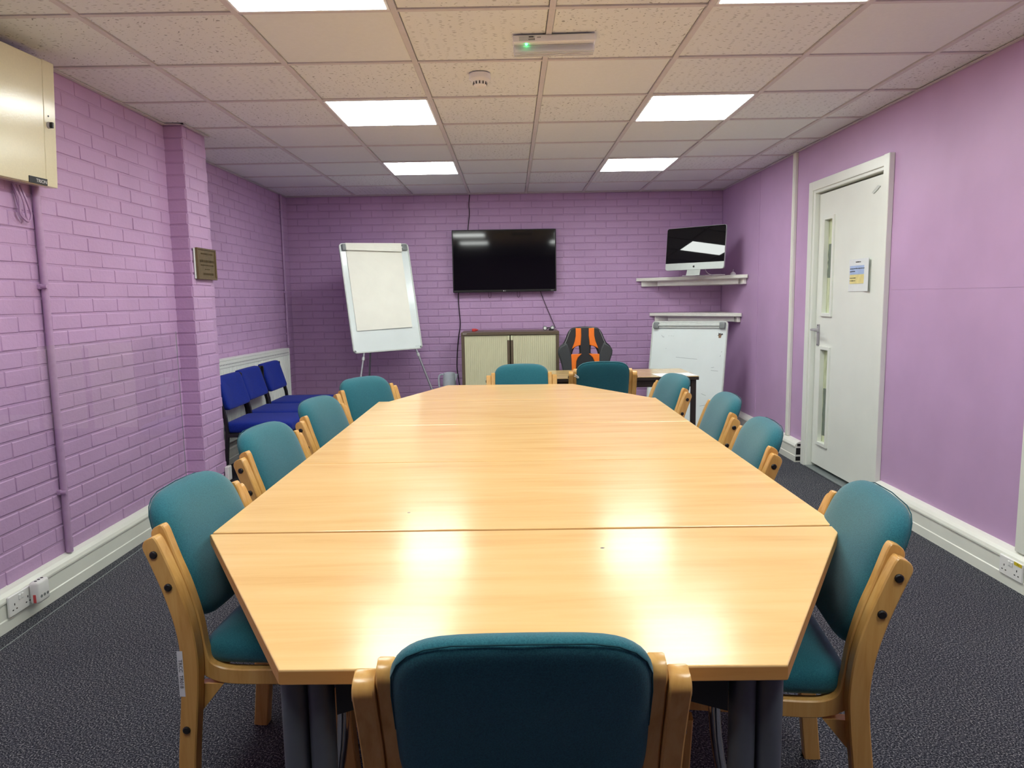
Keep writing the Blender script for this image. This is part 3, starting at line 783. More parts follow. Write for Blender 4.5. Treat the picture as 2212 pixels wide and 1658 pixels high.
# ------------------------------------------------------------------ blue chairs
def make_blue():
    t = thing('blue_chair', 'x', 'chair')
    for s in (-1, 1):
        x0, x1 = sorted((s*.218, s*.242))
        obj('rear_leg', sweep(bmesh.new(), [(-.045, 0), (-.02, .2), (0, .42), (-.01, .52), (-.045, .66), (-.078, .775)], x0, x1, .024, .002), 'black_metal', t, smooth=30)
        obj('front_leg', sweep(bmesh.new(), [(.415, 0), (.405, .2), (.40, .40)], x0, x1, .024, .002), 'black_metal', t, smooth=30)
        obj('side_rail', B((x0, .0, .385), (x1, .40, .41), .002), 'black_metal', t)
        obj('back_bracket', B((min(s*.205, s*.219), -.085, .66), (max(s*.205, s*.219), -.045, .79), .004), 'black_plastic', t)
    obj('cross_rail', B((-.218, .395, .385), (.218, .417, .41)), 'black_metal', t)
    obj('cross_rail', B((-.218, -.002, .385), (.218, .02, .41)), 'black_metal', t)
    so = rrect(.46, .48, .035, 4, 0, .205)
    R = [(.03, 0), (.006, .002), (0, .015), (0, .05), (.008, .068), (.03, .076), (.10, .080)]
    s_ = obj('seat', cushion(so, R, lambda u, v, tt: (u, v, .411+tt), .081, 0), 'blue', t, smooth=70); subsurf(s_, 1)
    bo = rrect(.425, .235, .03, 4, 0, .685)
    R = [(.03, -.03), (.006, -.028), (0, -.016), (0, .010), (.006, .022), (.03, .028), (.08, .029)]
    def pl(u, v, tt):
        yy = -.01-.30*(v-.56)
        return (u, yy+tt-.018*(1-(u/.225)**2)+.012, v)
    b_ = obj('backrest', cushion(bo, R, pl, .029, -.03), 'blue', t, smooth=70); subsurf(b_, 1)
    return t
blue0 = make_blue()
BL = [(-1.985, 5.105, 0, 'royal blue chair half hidden behind the brick pier'), (-2.015, 5.592, 0, 'royal blue chair in the middle of the row of three'), (-2.02, 6.10, 0, 'royal blue chair at the far end of the row, by the corner pipe')]
for i, (x, y, h, lb) in enumerate(BL):
    g = 'blue chairs along the radiator'
    if i == 0: blue0.location = (x, y, 0); blue0.rotation_euler = (0, 0, rzf(h)); blue0['label'] = lb; blue0['group'] = g
    else: dup(blue0, (x, y, 0), rzf(h), lb, g)

# radiator ------------------------------------------------------------
t = thing('radiator', 'long white panel radiator behind the row of blue chairs', 'radiator', (XREC, 6.28, .19))
RW = .92
bm = bmesh.new(); n = 46; pr = [(.098-.0, 0)]
prof = []
for k in range(n):
    y0 = -RW+2*RW*k/n; dy = 2*RW/n
    prof += [(y0, .094), (y0+dy*.3, .094), (y0+dy*.45, .100), (y0+dy*.85, .100)]
prof.append((RW, .094))
lo = [bm.verts.new((d, y, .03)) for y, d in prof]; hi = [bm.verts.new((d, y, .60)) for y, d in prof]
for a in range(len(prof)-1): bm.faces.new((lo[a], lo[a+1], hi[a+1], hi[a]))
obj('front_panel', bm, 'rad_white', t)
obj('panel_body', B((.03, -RW, 0), (.0935, RW, .64), .004), 'rad_white', t)
obj('top_band', B((.0935, -RW, .60), (.102, RW, .655), .003), 'rad_white', t)
gr = bmesh.new()
box(gr, (.025, -RW-.006, .655), (.104, RW+.006, .672), .003)
obj('top_cover', gr, 'rad_white', t)
bm = bmesh.new()
for k in range(60):
    y = -RW+.02+k*(2*RW-.04)/60; box(bm, (.1015, y, .622), (.1026, y+.014, .632))
sl = obj('vent_slots', bm, 'clip_grey', t, kind='stuff')
for s in (-1, 1): obj('end_panel', B((.02, s*RW-.008, .0), (.104, s*RW+.008, .66), .003), 'rad_white', t)
for y in (-.6, .6): obj('wall_bracket', B((0, y-.03, .1), (.03, y+.03, .55)), 'rad_white', t)
t.rotation_euler = (math.radians(-.9), 0, 0)
for s in (-.85, .85): obj('supply_pipe', T([(.06, s, .02), (.06, s, -.19)], .008), 'rad_white', t)

# pipes -------------------------------------------------------------
t = thing('conduit_pipe', 'lilac painted conduit running down the near brick wall from the steel cabinet', 'pipe', (XL, 3.238, .166))
obj('pipe', T([(.022, 0, 0), (.022, 0, H-.60)], .0155, 12), 'pipe', t, smooth=50)
for z in (.29, 1.235):
    cl = obj('pipe_clip', B((0, -.026, z-.012), (.022, .026, z+.012), .003), 'pipe', t)
    obj('clip_screw', T([(.022, -.02, z), (.046, -.02, z)], .009), 'pipe', cl)
t = thing('conduit_pipe', 'thin lilac conduit in the far corner above the radiator', 'pipe', (XREC, 7.46, .86))
obj('pipe', T([(.018, 0, 0), (.018, 0, H-.86)], .0115, 12), 'pipe', t, smooth=50)
for z in (.12, .55, 1.38): obj('pipe_clip', B((0, -.018, z-.01), (.03, .018, z+.01), .002), 'pipe', t)

# steel cabinet on the left wall ----------------------------------------
t = thing('wall_cabinet', 'cream enamelled steel cabinet high on the near brick wall, black name strip on its corner', 'cabinet', (XL, 2.85, 1.835))
CYA, CYB, CD = -.55, .41, .05
t.rotation_euler = (0, math.radians(3.4), math.radians(-4.2)); t.location.x = XL+.022
obj('cabinet_body', B((0, CYA, 0), (CD-.004, CYB, .53), .003), 'cream_metal', t)
obj('cabinet_door', B((CD-.002, CYA, .004), (CD+.010, CYB-.072, .526), .002), 'cream_metal', t)
obj('front_strip', B((CD-.003, CYB-.070, .001), (CD+.010, CYB, .529), .002), 'cream_metal', t)
lk = obj('lock', lathe(bmesh.new(), [(.014, CD+.009), (.014, CD+.016), (.010, CD+.018)], (0, CYB-.045, .262), 16, 'x'), 'pale_grey', t)
obj('lock_knob', B((CD+.018, CYB-.050, .250), (CD+.032, CYB-.040, .275), .002), 'black_metal', lk)
np_ = obj('name_strip', B((CD+.0105, CYB-.175, .002), (CD+.013, CYB-.068, .030)), 'black_plastic', t)
text_mesh('TRION', .021, 'white_ink', 'name_text', np_, basis((CD+.0133, CYB-.103, .015), (0, 1, 0), (0, 0, 1)), .0002)
obj('keyhole', lathe(bmesh.new(), [(.004, CD+.010), (.004, CD+.0115)], (0, CYB-.045, .30), 8, 'x'), 'bolt', t)
t = thing('cable_loop', 'looped lilac painted cables hanging below the cream steel cabinet', 'cable', (XL, 3.08, 1.70))
for k, dx in enumerate((0, .02, .045)):
    pts = smooth_path([(.02, .06-dx, .133), (.035, .07-dx, .07), (.03, .10-dx*1.6, .01), (.028, .075, -.02), (.02, .045, .03), (.012, .03, .13)], 6)
    obj('cable', T(pts, .0045, 6), 'pipe', t, smooth=60)

# plaque --------------------------------------------------------------
t = thing('plaque', 'small bronze plaque with raised lettering on the brick pier', 'plaque', (XP+.004, 4.70, 1.465))
obj('plaque_plate', B((.002, -.13, 0), (.014, .155, .20), .003), 'bronze', t)
bm = bmesh.new()
for lo, hi in (((-.13, 0), (.155, .012)), ((-.13, .188), (.155, .2)), ((-.13, .012), (-.118, .188)), ((.143, .012), (.155, .188))): box(bm, (.012, lo[0], lo[1]), (.020, hi[0], hi[1]), .002)
obj('plaque_rim', bm, 'bronze', t)
obj('blue_backing', B((-.002, -.145, .005), (.003, -.12, .195)), 'paper', t)
bm = bmesh.new(); r = random.Random(9)
for z, y0, y1, h in ((.165, -.07, .11, .010), (.118, -.09, .13, .016), (.092, -.08, .12, .008), (.066, -.02, .05, .006), (.036, -.05, .11, .014)):
    y = y0
    while y < y1:
        w = r.uniform(.004, .009); box(bm, (.0135, y, z-h/2), (.0155, y+w*.5, z+h/2)); box(bm, (.0135, y, z+(h/2-.003)*r.choice((-1, 0, 1))-.0012), (.0155, y+w, z+(h/2-.003)*r.choice((-1, 0, 1))+.0016)); y += w+.004
obj('raised_letters', bm, 'bronze', t, label='worn raised lettering', kind='stuff')

# clear acrylic screen -------------------------------------------------
t = thing('acrylic_screen', 'clear acrylic screen sheet standing on the floor before the near brick wall', 'screen', (-2.014, 3.30, 0), math.radians(1.8))
obj('sheet', B((-.002, -.95, .004), (.002, 1.05, 1.145)), 'acrylic', t, label='transparent sheet')
bm = bmesh.new()
box(bm, (-.0009, -.95, .001), (.0009, 1.05, .0035)); box(bm, (-.0018, 1.0502, .004), (.0018, 1.0512, 1.145))
obj('polished_edge', bm, 'acrylic_edge', t)
for y in (-.10, .7): obj('foot', B((-.025, y-.003, 0), (.05, y+.003, .03)), 'acrylic', t)

# ------------------------------------------------------------------ sockets
def socket(loc, rz, label):
    t = thing('wall_socket', label, 'socket', loc, rz)      # local: faces -y, x to the right
    obj('face_plate', B((-.073, -.010, -.043), (.073, 0, .043), .003), 'white_plastic', t)
    for cx_ in (-.04, .04):
        for (dx, dz, w, h) in ((0, .002, .0045, .009), (-.011, -.019, .008, .0045), (.011, -.019, .008, .0045)):
            obj('pin_slot', B((cx_+dx-w/2, -.0106, dz-h/2), (cx_+dx+w/2, -.0098, dz+h/2)), 'dark_hole', t)
    for cx_ in (-.0085, .0085): obj('rocker_switch', B((cx_-.0065, -.014, .010), (cx_+.0065, -.009, .032), .002), 'white_plastic', t)
    return t
socket((XL+.047, 2.842, .098), PI/2, 'white double wall socket on the trunking under the steel cabinet')
sR = socket((XR-.047, 3.036, .09), -PI/2, 'white double wall socket with a yellow label on the door side trunking')
yl = obj('yellow_label', B((.022, -.0112, .026), (.070, -.0102, .041)), 'yellow', sR)
text_mesh('To', .012, 'ink', 'label_text', yl, basis((.047, -.0114, .033), (1, 0, 0), (0, 0, 1)), .0001)
t = thing('plug_adaptor', 'white multiway plug adaptor with a red switch plugged into the socket', 'adaptor', (XL+.060, 2.92, .062))
obj('adaptor_body', B((0, -.036, 0), (.042, .042, .095), .012, 3), 'white_plastic', t, smooth=50)
obj('red_switch', B((.018, -.0375, .006), (.030, -.035, .042), .001), 'red', t)
for k in range(3):
    obj('outlet_slot', lathe(bmesh.new(), [(.0065, .0415), (.0065, .0432)], (0, -.018+.02*k, .03), 10, 'x'), 'clip_grey', t)
    obj('outlet_slot', lathe(bmesh.new(), [(.006, .0945), (.006, .0958)], (.022, -.018+.02*k, 0), 10), 'dark_hole', t)

# ------------------------------------------------------------------ ceiling devices
t = thing('smoke_detector', 'round white smoke detector on the ceiling tile', 'detector', (-.136, 3.645, H+.003))
obj('detector_base', lathe(bmesh.new(), [(.052, 0), (.053, -.022), (.050, -.026)], n=32), 'white_plastic', t, smooth=40)
hd_ = obj('detector_head', lathe(bmesh.new(), [(.050, -.024), (.044, -.032), (.034, -.036), (.031, -.052), (.024, -.057), (.020, -.058)], n=32), 'white_plastic', t, smooth=40)
for k in range(12):
    a = 2*PI*k/12
    o = obj('vent', B((.031, -.0025, -.050), (.0345, .0025, -.037)), 'dark_hole', hd_); o.rotation_euler = (0, 0, a)
obj('detector_cap', lathe(bmesh.new(), [(.019, -.057), (.019, -.060), (.015, -.061)], n=24), 'white_plastic', t, smooth=40)
t = thing('emergency_light', 'white emergency bulkhead light with a green indicator on the ceiling', 'light', (.197, 3.155, H))
t.rotation_euler = (0, 0, -.035)
obj('lamp_body', B((-.172, -.045, -.030), (.172, .045, 0), .004), 'white_plastic', t)
obj('lamp_cover', B((-.170, -.018, -.062), (.170, .045, -.030), .008, 2), 'prism', t, label='clear ribbed cover')
obj('lamp_tube', T([(-.15, .018, -.044), (.15, .018, -.044)], .008, 10), 'white_disc', t, smooth=40)
bm = bmesh.new()
for k in range(3): box(bm, (-.168, -.012+.02*k, -.0635), (.168, -.008+.02*k, -.0622))
obj('cover_rib', bm, 'frame_grey', t)
obj('green_indicator', lathe(bmesh.new(), [(.0045, -.030), (.0045, -.034), (.002, -.036)], (-.115, -.028, 0), 10), 'green_led', t)
lb_ = obj('rating_label', B((-.145, -.0458, -.024), (-.08, -.0452, -.006)), 'frame_grey', t)
bm = bmesh.new()
box(bm, (-.105, -.0463, -.011), (-.085, -.0459, -.007))
for k in range(5): box(bm, (-.105+.0055*k, -.0463, -.021), (-.102+.0055*k, -.0459, -.016))
for k in range(4): box(bm, (-.070+.004*k, -.0463, -.013), (-.0675+.004*k, -.0459, -.010))
obj('small_print', bm, 'ink', t, kind='stuff')

# ------------------------------------------------------------------ television and its cables
t = thing('television', 'large wall mounted flat screen television on the far wall', 'television', (-.067, 7.69, 1.70), 0)
obj('tv_back', B((-.50, -.055, -.28), (.50, -.02, .28), .02), 'black_plastic', t)
obj('bezel', B((-.547, -.085, -.325), (.547, -.050, .325), .006, 2), 'black_plastic', t)
obj('screen', B((-.536, -.0868, -.300), (.536, -.084, .314)), 'tv_screen', t)
text_mesh('LG', .014, 'white_ink', 'maker_mark', t, basis((.004, -.0855, -.3125), (1, 0, 0), (0, 0, 1)), .0001)
obj('maker_ring', lathe(bmesh.new(), [(.0055, -.0856), (.0055, -.0852)], (-.012, 0, -.3125), 14, 'y'), 'white_ink', t)
bm = bmesh.new()
for k in range(5): box(bm, (.488+.006*k, -.0858, -.3145), (.4925+.006*k, -.0852, -.3115))
obj('small_print', bm, 'white_ink', t, kind='stuff')
obj('wall_bracket', B((-.2, -.02, -.2), (.2, .006, .2)), 'black_metal', t)
def cable(label, pts, r, loc=None):
    p = [Vector(q) for q in smooth_path(pts, 6)]; o = p[-1].copy()
    ob = obj('cable', T([q-o for q in p], r, 6), 'black_plastic', None, o, smooth=60); tag(ob, label, 'cable')
cable('black cable dropping from the ceiling to the top of the television', [(-.420, 7.684, 2.395), (-.430, 7.684, 2.30), (-.428, 7.684, 2.20), (-.436, 7.684, 2.12), (-.445, 7.682, 2.06), (-.447, 7.665, 2.0)], .0045)
cable('black cable hanging from the television down to the kettle', [(-.555, 7.665, 1.40), (-.567, 7.685, 1.33), (-.560, 7.685, 1.18), (-.553, 7.685, 1.03), (-.575, 7.685, .90), (-.592, 7.685, .74), (-.600, 7.685, .58), (-.585, 7.67, .45), (-.572, 7.66, .36), (-.55, 7.66, .2), (-.53, 7.66, .01)], .0055)
cable('thin black cable slanting from the television to the cupboard corner', [(.31, 7.665, 1.385), (.325, 7.68, 1.34), (.40, 7.685, 1.15), (.47, 7.68, .985)], .0035)
for x in (-.228, .078):
    cable('thin cord loop under the television nearer the %s' % ('flip chart' if x < 0 else 'gaming chair'), [(x-.012, 7.66, 1.40), (x-.014, 7.66, 1.34), (x, 7.66, 1.315), (x+.014, 7.66, 1.34), (x+.012, 7.66, 1.40)], .0022)

# ------------------------------------------------------------------ tambour cupboard
t = thing('tambour_cupboard', 'low brown steel cupboard with cream tambour doors under the television', 'cupboard', (-.018, 7.20, 0))
W2, CHt = .494, .972
bm = bmesh.new()
box(bm, (-W2, .012, .05), (-W2+.032, .46, CHt-.03)); box(bm, (W2-.032, .012, .05), (W2, .46, CHt-.03)); box(bm, (-W2, .44, .05), (W2, .46, CHt-.03)); box(bm, (-W2, .012, .05), (W2, .46, .08))
obj('carcass', bm, 'brown_metal', t)
obj('cupboard_top', B((-W2-.002, 0, CHt-.032), (W2+.002, .462, CHt), .003), 'brown_metal', t)
obj('plinth', B((-W2+.01, .03, 0), (W2-.01, .45, .05)), 'dark_brown', t)
obj('side_stile', B((-W2, 0, .05), (-W2+.030, .014, CHt-.032), .002), 'brown_metal', t)
obj('side_stile', B((W2-.030, 0, .05), (W2, .014, CHt-.032), .002), 'brown_metal', t)
for s, x0, x1 in ((-1, -W2+.030, -.030), (1, .030, W2-.030)):
    bm = bmesh.new(); n = 22; w = (x1-x0)/n
    for k in range(n): box(bm, (x0+k*w+.0008, .012, .08), (x0+(k+1)*w-.0008, .018, CHt-.036), .0015)
    box(bm, (x0, .0165, .08), (x1, .0205, CHt-.036))
    dr = obj('tambour_door', bm, 'tambour', t)
    obj('door_pull', B((min(s*.030, s*.004), .006, .08), (max(s*.030, s*.004), .02, CHt-.087), .002), 'brown_metal', dr)
    obj('pull_end', B((min(s*.029, s*.005), .005, CHt-.085), (max(s*.029, s*.005), .019, CHt-.037), .002), 'tambour', dr)
text_mesh('BISLEY', .0125, 'white_ink', 'maker_name', t, basis((-W2+.038, -.0004, CHt-.0135), (1, 0, 0), (0, 0, 1)), .0002, sx=1.1)
# things on the cupboard
t = thing('red_marker_cap', 'small red plastic pointed object on top of the cupboard', 'toy', (-.385, 7.42, .972))
obj('grip', B((-.028, -.014, 0), (.008, .014, .030), .005, 2), 'red', t, smooth=50)
obj('point', lathe(bmesh.new(), [(.014, .008), (.012, .018), (.003, .036)], (0, 0, .015), 12, 'x'), 'red', t, smooth=40)
def disc(x, y, lb):
    t = thing('round_speaker', lb, 'speaker', (x, y, .972), 0, 'round grey speakers on the cupboard')
    obj('speaker_body', lathe(bmesh.new(), [(.017, .02), (.023, .016), (.023, -.006), (.018, -.012)], (0, 0, .023), 20, 'y'), 'clip_grey', t, smooth=40)
    obj('white_face', lathe(bmesh.new(), [(.015, -.0118), (.013, -.0145)], (0, 0, .023), 18, 'y'), 'white_disc', t)
disc(.345, 7.40, 'small round speaker with white face on the cupboard, left of the black clip'); disc(.425, 7.46, 'small round speaker with white face partly behind the black clip')
t = thing('black_clip', 'small black webcam clip lying on the cupboard top by the speakers', 'webcam', (.405, 7.38, .972))
obj('clip_body', B((-.022, -.012, 0), (.026, .014, .016), .004, 2), 'black_plastic', t, smooth=50)
obj('clip_arm', T([(.0, 0, .016), (-.015, 0, .028), (-.045, 0, .024)], .006), 'black_plastic', t, smooth=50)

# kettle on a low box ---------------------------------------------------
t = thing('low_stool', 'low dark wooden box on the floor under the pale blue kettle', 'stool', (-.67, 7.50, 0))
obj('stool_top', B((-.15, -.12, .30), (.12, .12, .322), .003), 'dark_wood', t)
for x in (-.14, .09):
    for y in (-.11, .09): obj('leg', B((x, y, 0), (x+.02, y+.02, .30)), 'dark_wood', t)
t = thing('kettle', 'pale blue plastic jug kettle in front of the far wall', 'kettle', (-.67, 7.50, .322))
obj('jug', lathe(bmesh.new(), [(.066, 0), (.072, .02), (.070, .10), (.064, .19), (.062, .205)], n=28), 'kettle', t, smooth=40)
obj('lid', lathe(bmesh.new(), [(.063, .204), (.060, .214), (.03, .222), (.008, .224)], n=28), 'kettle', t, smooth=40)
obj('handle', T(smooth_path([(-.056, 0, .195), (-.085, 0, .198), (-.108, 0, .175), (-.112, 0, .12), (-.104, 0, .06), (-.07, 0, .035)], 5), .0095, 8), 'kettle', t, smooth=50)
obj('spout', prism(bmesh.new(), [(.058, .205), (.090, .20), (.084, .17), (.066, .12), (.060, .13)], -.016, .016, 'y'), 'kettle', t)

# ------------------------------------------------------------------ brown desk
DX0, DX1, DYA, DYB, DZT = .10, 1.405, 5.335, 5.93, .706
t = thing('desk', 'plain brown laminate desk on a dark square tube frame', 'desk', ((DX0+DX1)/2, (DYA+DYB)/2, 0))
hx, hy = (DX1-DX0)/2, (DYB-DYA)/2
obj('desktop', B((-hx, -hy, DZT-.004), (hx, hy, DZT), .001), 'desk_wood', t)
obj('desk_edge', B((-hx, -hy, DZT-.028), (hx, hy, DZT-.0045), .001), 'dark_brown', t)
for sx in (-1, 1):
    for sy_ in (-1, 1):
        x = sx*(hx-.035); y = sy_*(hy-.03); obj('leg', B((x-.018, y-.018, 0), (x+.018, y+.018, DZT-.028), .002), 'dark_brown', t)
    obj('end_rail', B((sx*(hx-.035)-.015, -hy+.048, DZT-.078), (sx*(hx-.035)+.015, hy-.048, DZT-.03)), 'dark_brown', t)
obj('front_rail', B((-hx+.053, -hy+.018, DZT-.080), (hx-.053, -hy+.045, DZT-.029), .002), 'dark_brown', t)
obj('back_rail', B((-hx+.053, hy-.045, DZT-.080), (hx-.053, hy-.018, DZT-.029), .002), 'dark_brown', t)
pp = obj('paper_sheet', B((-.105, -.148, 0), (.105, .148, .003)), 'paper', None, (1.245, 5.445, DZT)); pp.rotation_euler = (0, 0, math.radians(97))
tag(pp, 'white sheet of paper lying on the brown desk', 'paper')

# ------------------------------------------------------------------ gaming chair
t = thing('gaming_chair', 'black and orange racing style gaming chair behind the brown desk', 'chair', (.679, 6.34, 0))
GS = .00428/11.84
def gp(p): return ((p[0]-820)*GS, 1.035-(p[1]-185)*GS)
def gl(pts): return [gp(p) for p in pts]
half = [(590, 200), (480, 230), (400, 330), (330, 500), (270, 610), (180, 690), (142, 780), (150, 880), (200, 1000), (240, 1150), (262, 1300), (290, 1500), (330, 1700)]
outl = [(820, 186)]+half+[(1640-x, y) for x, y in half[::-1]]
outl = [tuple(q) for q in smooth_path(outl+[outl[0]], 3)][:-1]
holeL = [(655, 690), (600, 690), (540, 740), (505, 820), (505, 875), (560, 880), (640, 860), (665, 830)]
holeL = [tuple(q) for q in smooth_path(holeL+[holeL[0]], 3)][:-1]
holeR = [(1640-x, y) for x, y in holeL]
YG = .26         # back plane, local y (chair faces -y, towards the viewer)
mt = basis((0, YG, 0), (1, 0, 0), (0, .12, .993))
# tilt so the back leans away at the top: subtract base height before
mt = Matrix.Translation((0, YG, .45)) @ Matrix.Rotation(math.radians(-6), 4, 'X') @ Matrix.Translation((0, 0, -.45)) @ Matrix.Rotation(PI/2, 4, 'X')
cen = lambda L: (sum(p[0] for p in L)/len(L), sum(p[1] for p in L)/len(L))
grow = lambda L, k: [(cen(L)[0]+(x-cen(L)[0])*k, cen(L)[1]+(y-cen(L)[1])*k) for x, y in L]
outl = grow(outl, .962); holeL = grow(holeL, 1.62); holeR = grow(holeR, 1.62)
obj_shell = shape2d([gl(outl), gl(holeL), gl(holeR)], .012, .014, 'leather', 'back_shell', t, mt)
def front(off): return mt @ Matrix.Translation((0, 0, off))
wing = [(150, 800), (190, 720), (330, 640), (380, 740), (420, 870), (440, 1000), (445, 1250), (450, 1600), (340, 1650), (290, 1480), (262, 1260), (240, 1140), (200, 1000), (158, 880)]
for s in (0, 1):
    m_ = lambda L: [((1640-x) if s else x, y) for x, y in L]
    shape2d([gl(m_(wing))], .010, .012, 'leather_grey', 'side_wing', t, front(.018), 'charcoal side wing')
    shape2d([gl(m_([(600, 232), (705, 238), (708, 400), (690, 640), (590, 670), (510, 715), (570, 560), (598, 420)]))], .004, .006, 'orange', 'orange_stripe', t, front(.026), 'orange stripe')
    shape2d([gl(m_([(475, 900), (690, 892), (620, 960), (575, 1060), (560, 1240), (540, 1500), (470, 1500), (460, 1200), (462, 1000)]))], .004, .006, 'orange', 'orange_stripe', t, front(.026), 'orange stripe')
    st_ = m_([(450, 270), (400, 380), (350, 510), (300, 620), (200, 720), (165, 790), (172, 880), (222, 1010), (262, 1150), (285, 1300)])
    pts = [mt @ Vector((a, b, .0268)) for a, b in gl(st_)]
    obj('stitch_line', T(pts, .0014, 4), 'stitch', t)
so = rrect(.46, .47, .06, 5, 0, -.01)
R = [(.05, 0), (.01, .003), (0, .03), (0, .07), (.012, .095), (.05, .105)]
s_ = obj('seat', cushion(so, R, lambda u, v, tt: (u, v, .37+tt), .10, 0), 'leather', t, smooth=70); subsurf(s_, 1)
obj('gas_column', lathe(bmesh.new(), [(.025, .07), (.025, .25), (.014, .25), (.014, .37)], n=14), 'black_metal', t, smooth=40)
for k in range(5):
    a = 2*PI*k/5+.3
    l_ = obj('base_arm', tube(bmesh.new(), [(0, 0, .10), (.26*math.cos(a), .26*math.sin(a), .065)], [.022, .014], 8), 'black_plastic', t, smooth=40)
    obj('caster', lathe(bmesh.new(), [(.015, -.02), (.026, -.015), (.026, .015), (.015, .02)], (.26*math.cos(a), .26*math.sin(a), .026), 12, 'y'), 'black_plastic', l_, smooth=40)

# ------------------------------------------------------------------ flip chart and whiteboard easel
def pose(cx, cyy, cz, yaw_d, lean_d, roll_d):
    """matrix: local x along the board, y up the board, z out of its face; origin at top edge centre"""
    a, l, r = map(math.radians, (yaw_d, lean_d, roll_d))
    rr = Vector((math.cos(a), math.sin(a), 0)); n = Vector((math.sin(a), -math.cos(a), 0))
    d = Vector((0, 0, -1))*math.cos(l)+n*math.sin(l)
    x = rr*math.cos(r)+d*math.sin(r); y = -(d*math.cos(r)-rr*math.sin(r)); z = x.cross(y)
    return Matrix(((x.x, y.x, z.x, cx), (x.y, y.y, z.y, cyy), (x.z, y.z, z.z, cz), (0, 0, 0, 1)))
def board_parts(t, P, w, h):
    def add(name, bm, mat, label=None, smooth=0):
        bmesh.ops.transform(bm, matrix=P, verts=bm.verts); return obj(name, bm, mat, t, label=label, smooth=smooth)
    ol = rrect(w, h, .035, 5, 0, -h/2)
    il = rrect(w-.024, h-.024, .026, 5, 0, -h/2)
    bm = bmesh.new()
    A = [bm.verts.new((a, b, .004)) for a, b in ol]; Bv = [bm.verts.new((a, b, .004)) for a, b in il]
    A2 = [bm.verts.new((a, b, -.016)) for a, b in ol]; Bl = [bm.verts.new((a, b, -.002)) for a, b in il]
    n = len(ol)
    for i in range(n):
        j = (i+1) % n
        bm.faces.new((A[i], A[j], Bv[j], Bv[i])); bm.faces.new((A2[i], A2[j], A[j], A[i])); bm.faces.new((Bv[i], Bv[j], Bl[j], Bl[i]))
    bm.faces.new(A2)
    add('board_frame', bm, 'frame_grey')
    add('writing_surface', prism(bmesh.new(), il, -.010, -.001), 'board_white')
    bm = bmesh.new(); tube(bm, [(-w/2+.055, -.043, .012), (w/2-.055, -.043, .012)], .012, 10); box(bm, (-w/2+.05, -.070, .0), (w/2-.05, -.014, .012), .003)
    cb_ = add('clamp_bar', bm, 'frame_grey', smooth=40)
    for s in (-1, 1):
        x0, x1 = sorted((s*(w/2-.022), s*(w/2-.078)))
        add('clamp_end', box(bmesh.new(), (x0, -.076, -.001), (x1, -.012, .026), .008, 2), 'clip_grey', 'grey clamp end cap', 40)
    for s in (-1, 1):
        add('corner_cap', lathe(bmesh.new(), [(.012, .003), (.010, .006)], (s*(w/2-.018), -h+.018, 0), 12), 'clip_grey')
    return add
t = thing('flip_chart', 'flip chart easel with a cream paper pad in the far left corner', 'easel', (-1.22, 7.0, 0))
P = Matrix.Translation((1.22, -7.0, 0)) @ pose(-1.347, 7.162, 1.869, 31.39, 12.69, -1.15)
w, h = .72, 1.08
add = board_parts(t, P, w, h)
# paper pad with creased sheet and folded flap over the bar
bm = bmesh.new(); nx, nz = 8, 14; g = {}; rr_ = random.Random(5)
x0, x1 = -w/2+.062, w/2-.085
for i in range(nx+1):
    for k in range(nz+1):
        u, v = i/nx, k/nz
        z = .001+.004*math.sin(v*7+u*2)*v*(1-v)*2+rr_.uniform(0, .0012)+.006*(v**4)*(.4+.6*u)
        g[i, k] = bm.verts.new((x0+(x1-x0)*u, -.055-(h*.80-.055)*v+.006*u*(v > .9), z))
for i in range(nx):
    for k in range(nz): bm.faces.new((g[i, k], g[i, k+1], g[i+1, k+1], g[i+1, k]))
bmesh.ops.transform(bm, matrix=P, verts=bm.verts)
sh = obj('paper_pad', bm, 'paper_cream', t, label='cream paper sheet'); sd = sh.modifiers.new('thick', 'SOLIDIFY'); sd.thickness = .004; sd.offset = 1
bm = bmesh.new(); g = {}
for i in range(nx+1):
    for k in range(5):
        u = i/nx; v = k/4
        g[i, k] = bm.verts.new((x0-.004+(x1-x0+.004)*u, -.004-(.070+.018*u)*v, .026+.004*math.sin(u*6+k)*v+(.006*v if u < .5 else 0)))
for i in range(nx):
    for k in range(4): bm.faces.new((g[i, k], g[i, k+1], g[i+1, k+1], g[i+1, k]))
bmesh.ops.transform(bm, matrix=P, verts=bm.verts)
sh = obj('folded_flap', bm, 'paper_cream', t); sd = sh.modifiers.new('thick', 'SOLIDIFY'); sd.thickness = .003
bm = bmesh.new()
for k in range(6): box(bm, (w/2-.075+.008*k, -h+.026, -.001), (w/2-.070+.008*k, -h+.029, .0005))
add('small_print', bm, 'faint_ink')['kind'] = 'stuff'
def leg(a, b, nm='leg', collar=True):
    a, b = Vector(a)-Vector((-1.22, 7.0, 0)), Vector(b)-Vector((-1.22, 7.0, 0))
    l_ = obj(nm, T([a, b], .0105, 10), 'silver', t, smooth=40)
    if collar:
        c = a.lerp(b, .06); d = (b-a).normalized()
        obj('collar', T([c, c+d*.03], .0145, 10), 'frame_grey', l_, smooth=40)
    obj('foot', T([b-(b-a).normalized()*.03, b], .014, 8), 'black_plastic', l_)
bl = Matrix.Translation((-1.22, 7.0, 0)) @ P
leg(bl @ Vector((-.25, -h+.01, -.012)), (-1.52, 6.60, .008)); leg(bl @ Vector((.29, -h+.01, -.012)), (-.66, 7.06, .008))
leg(bl @ Vector((0, -.10, -.03)), (-1.56, 7.52, .008), 'rear_leg', False)

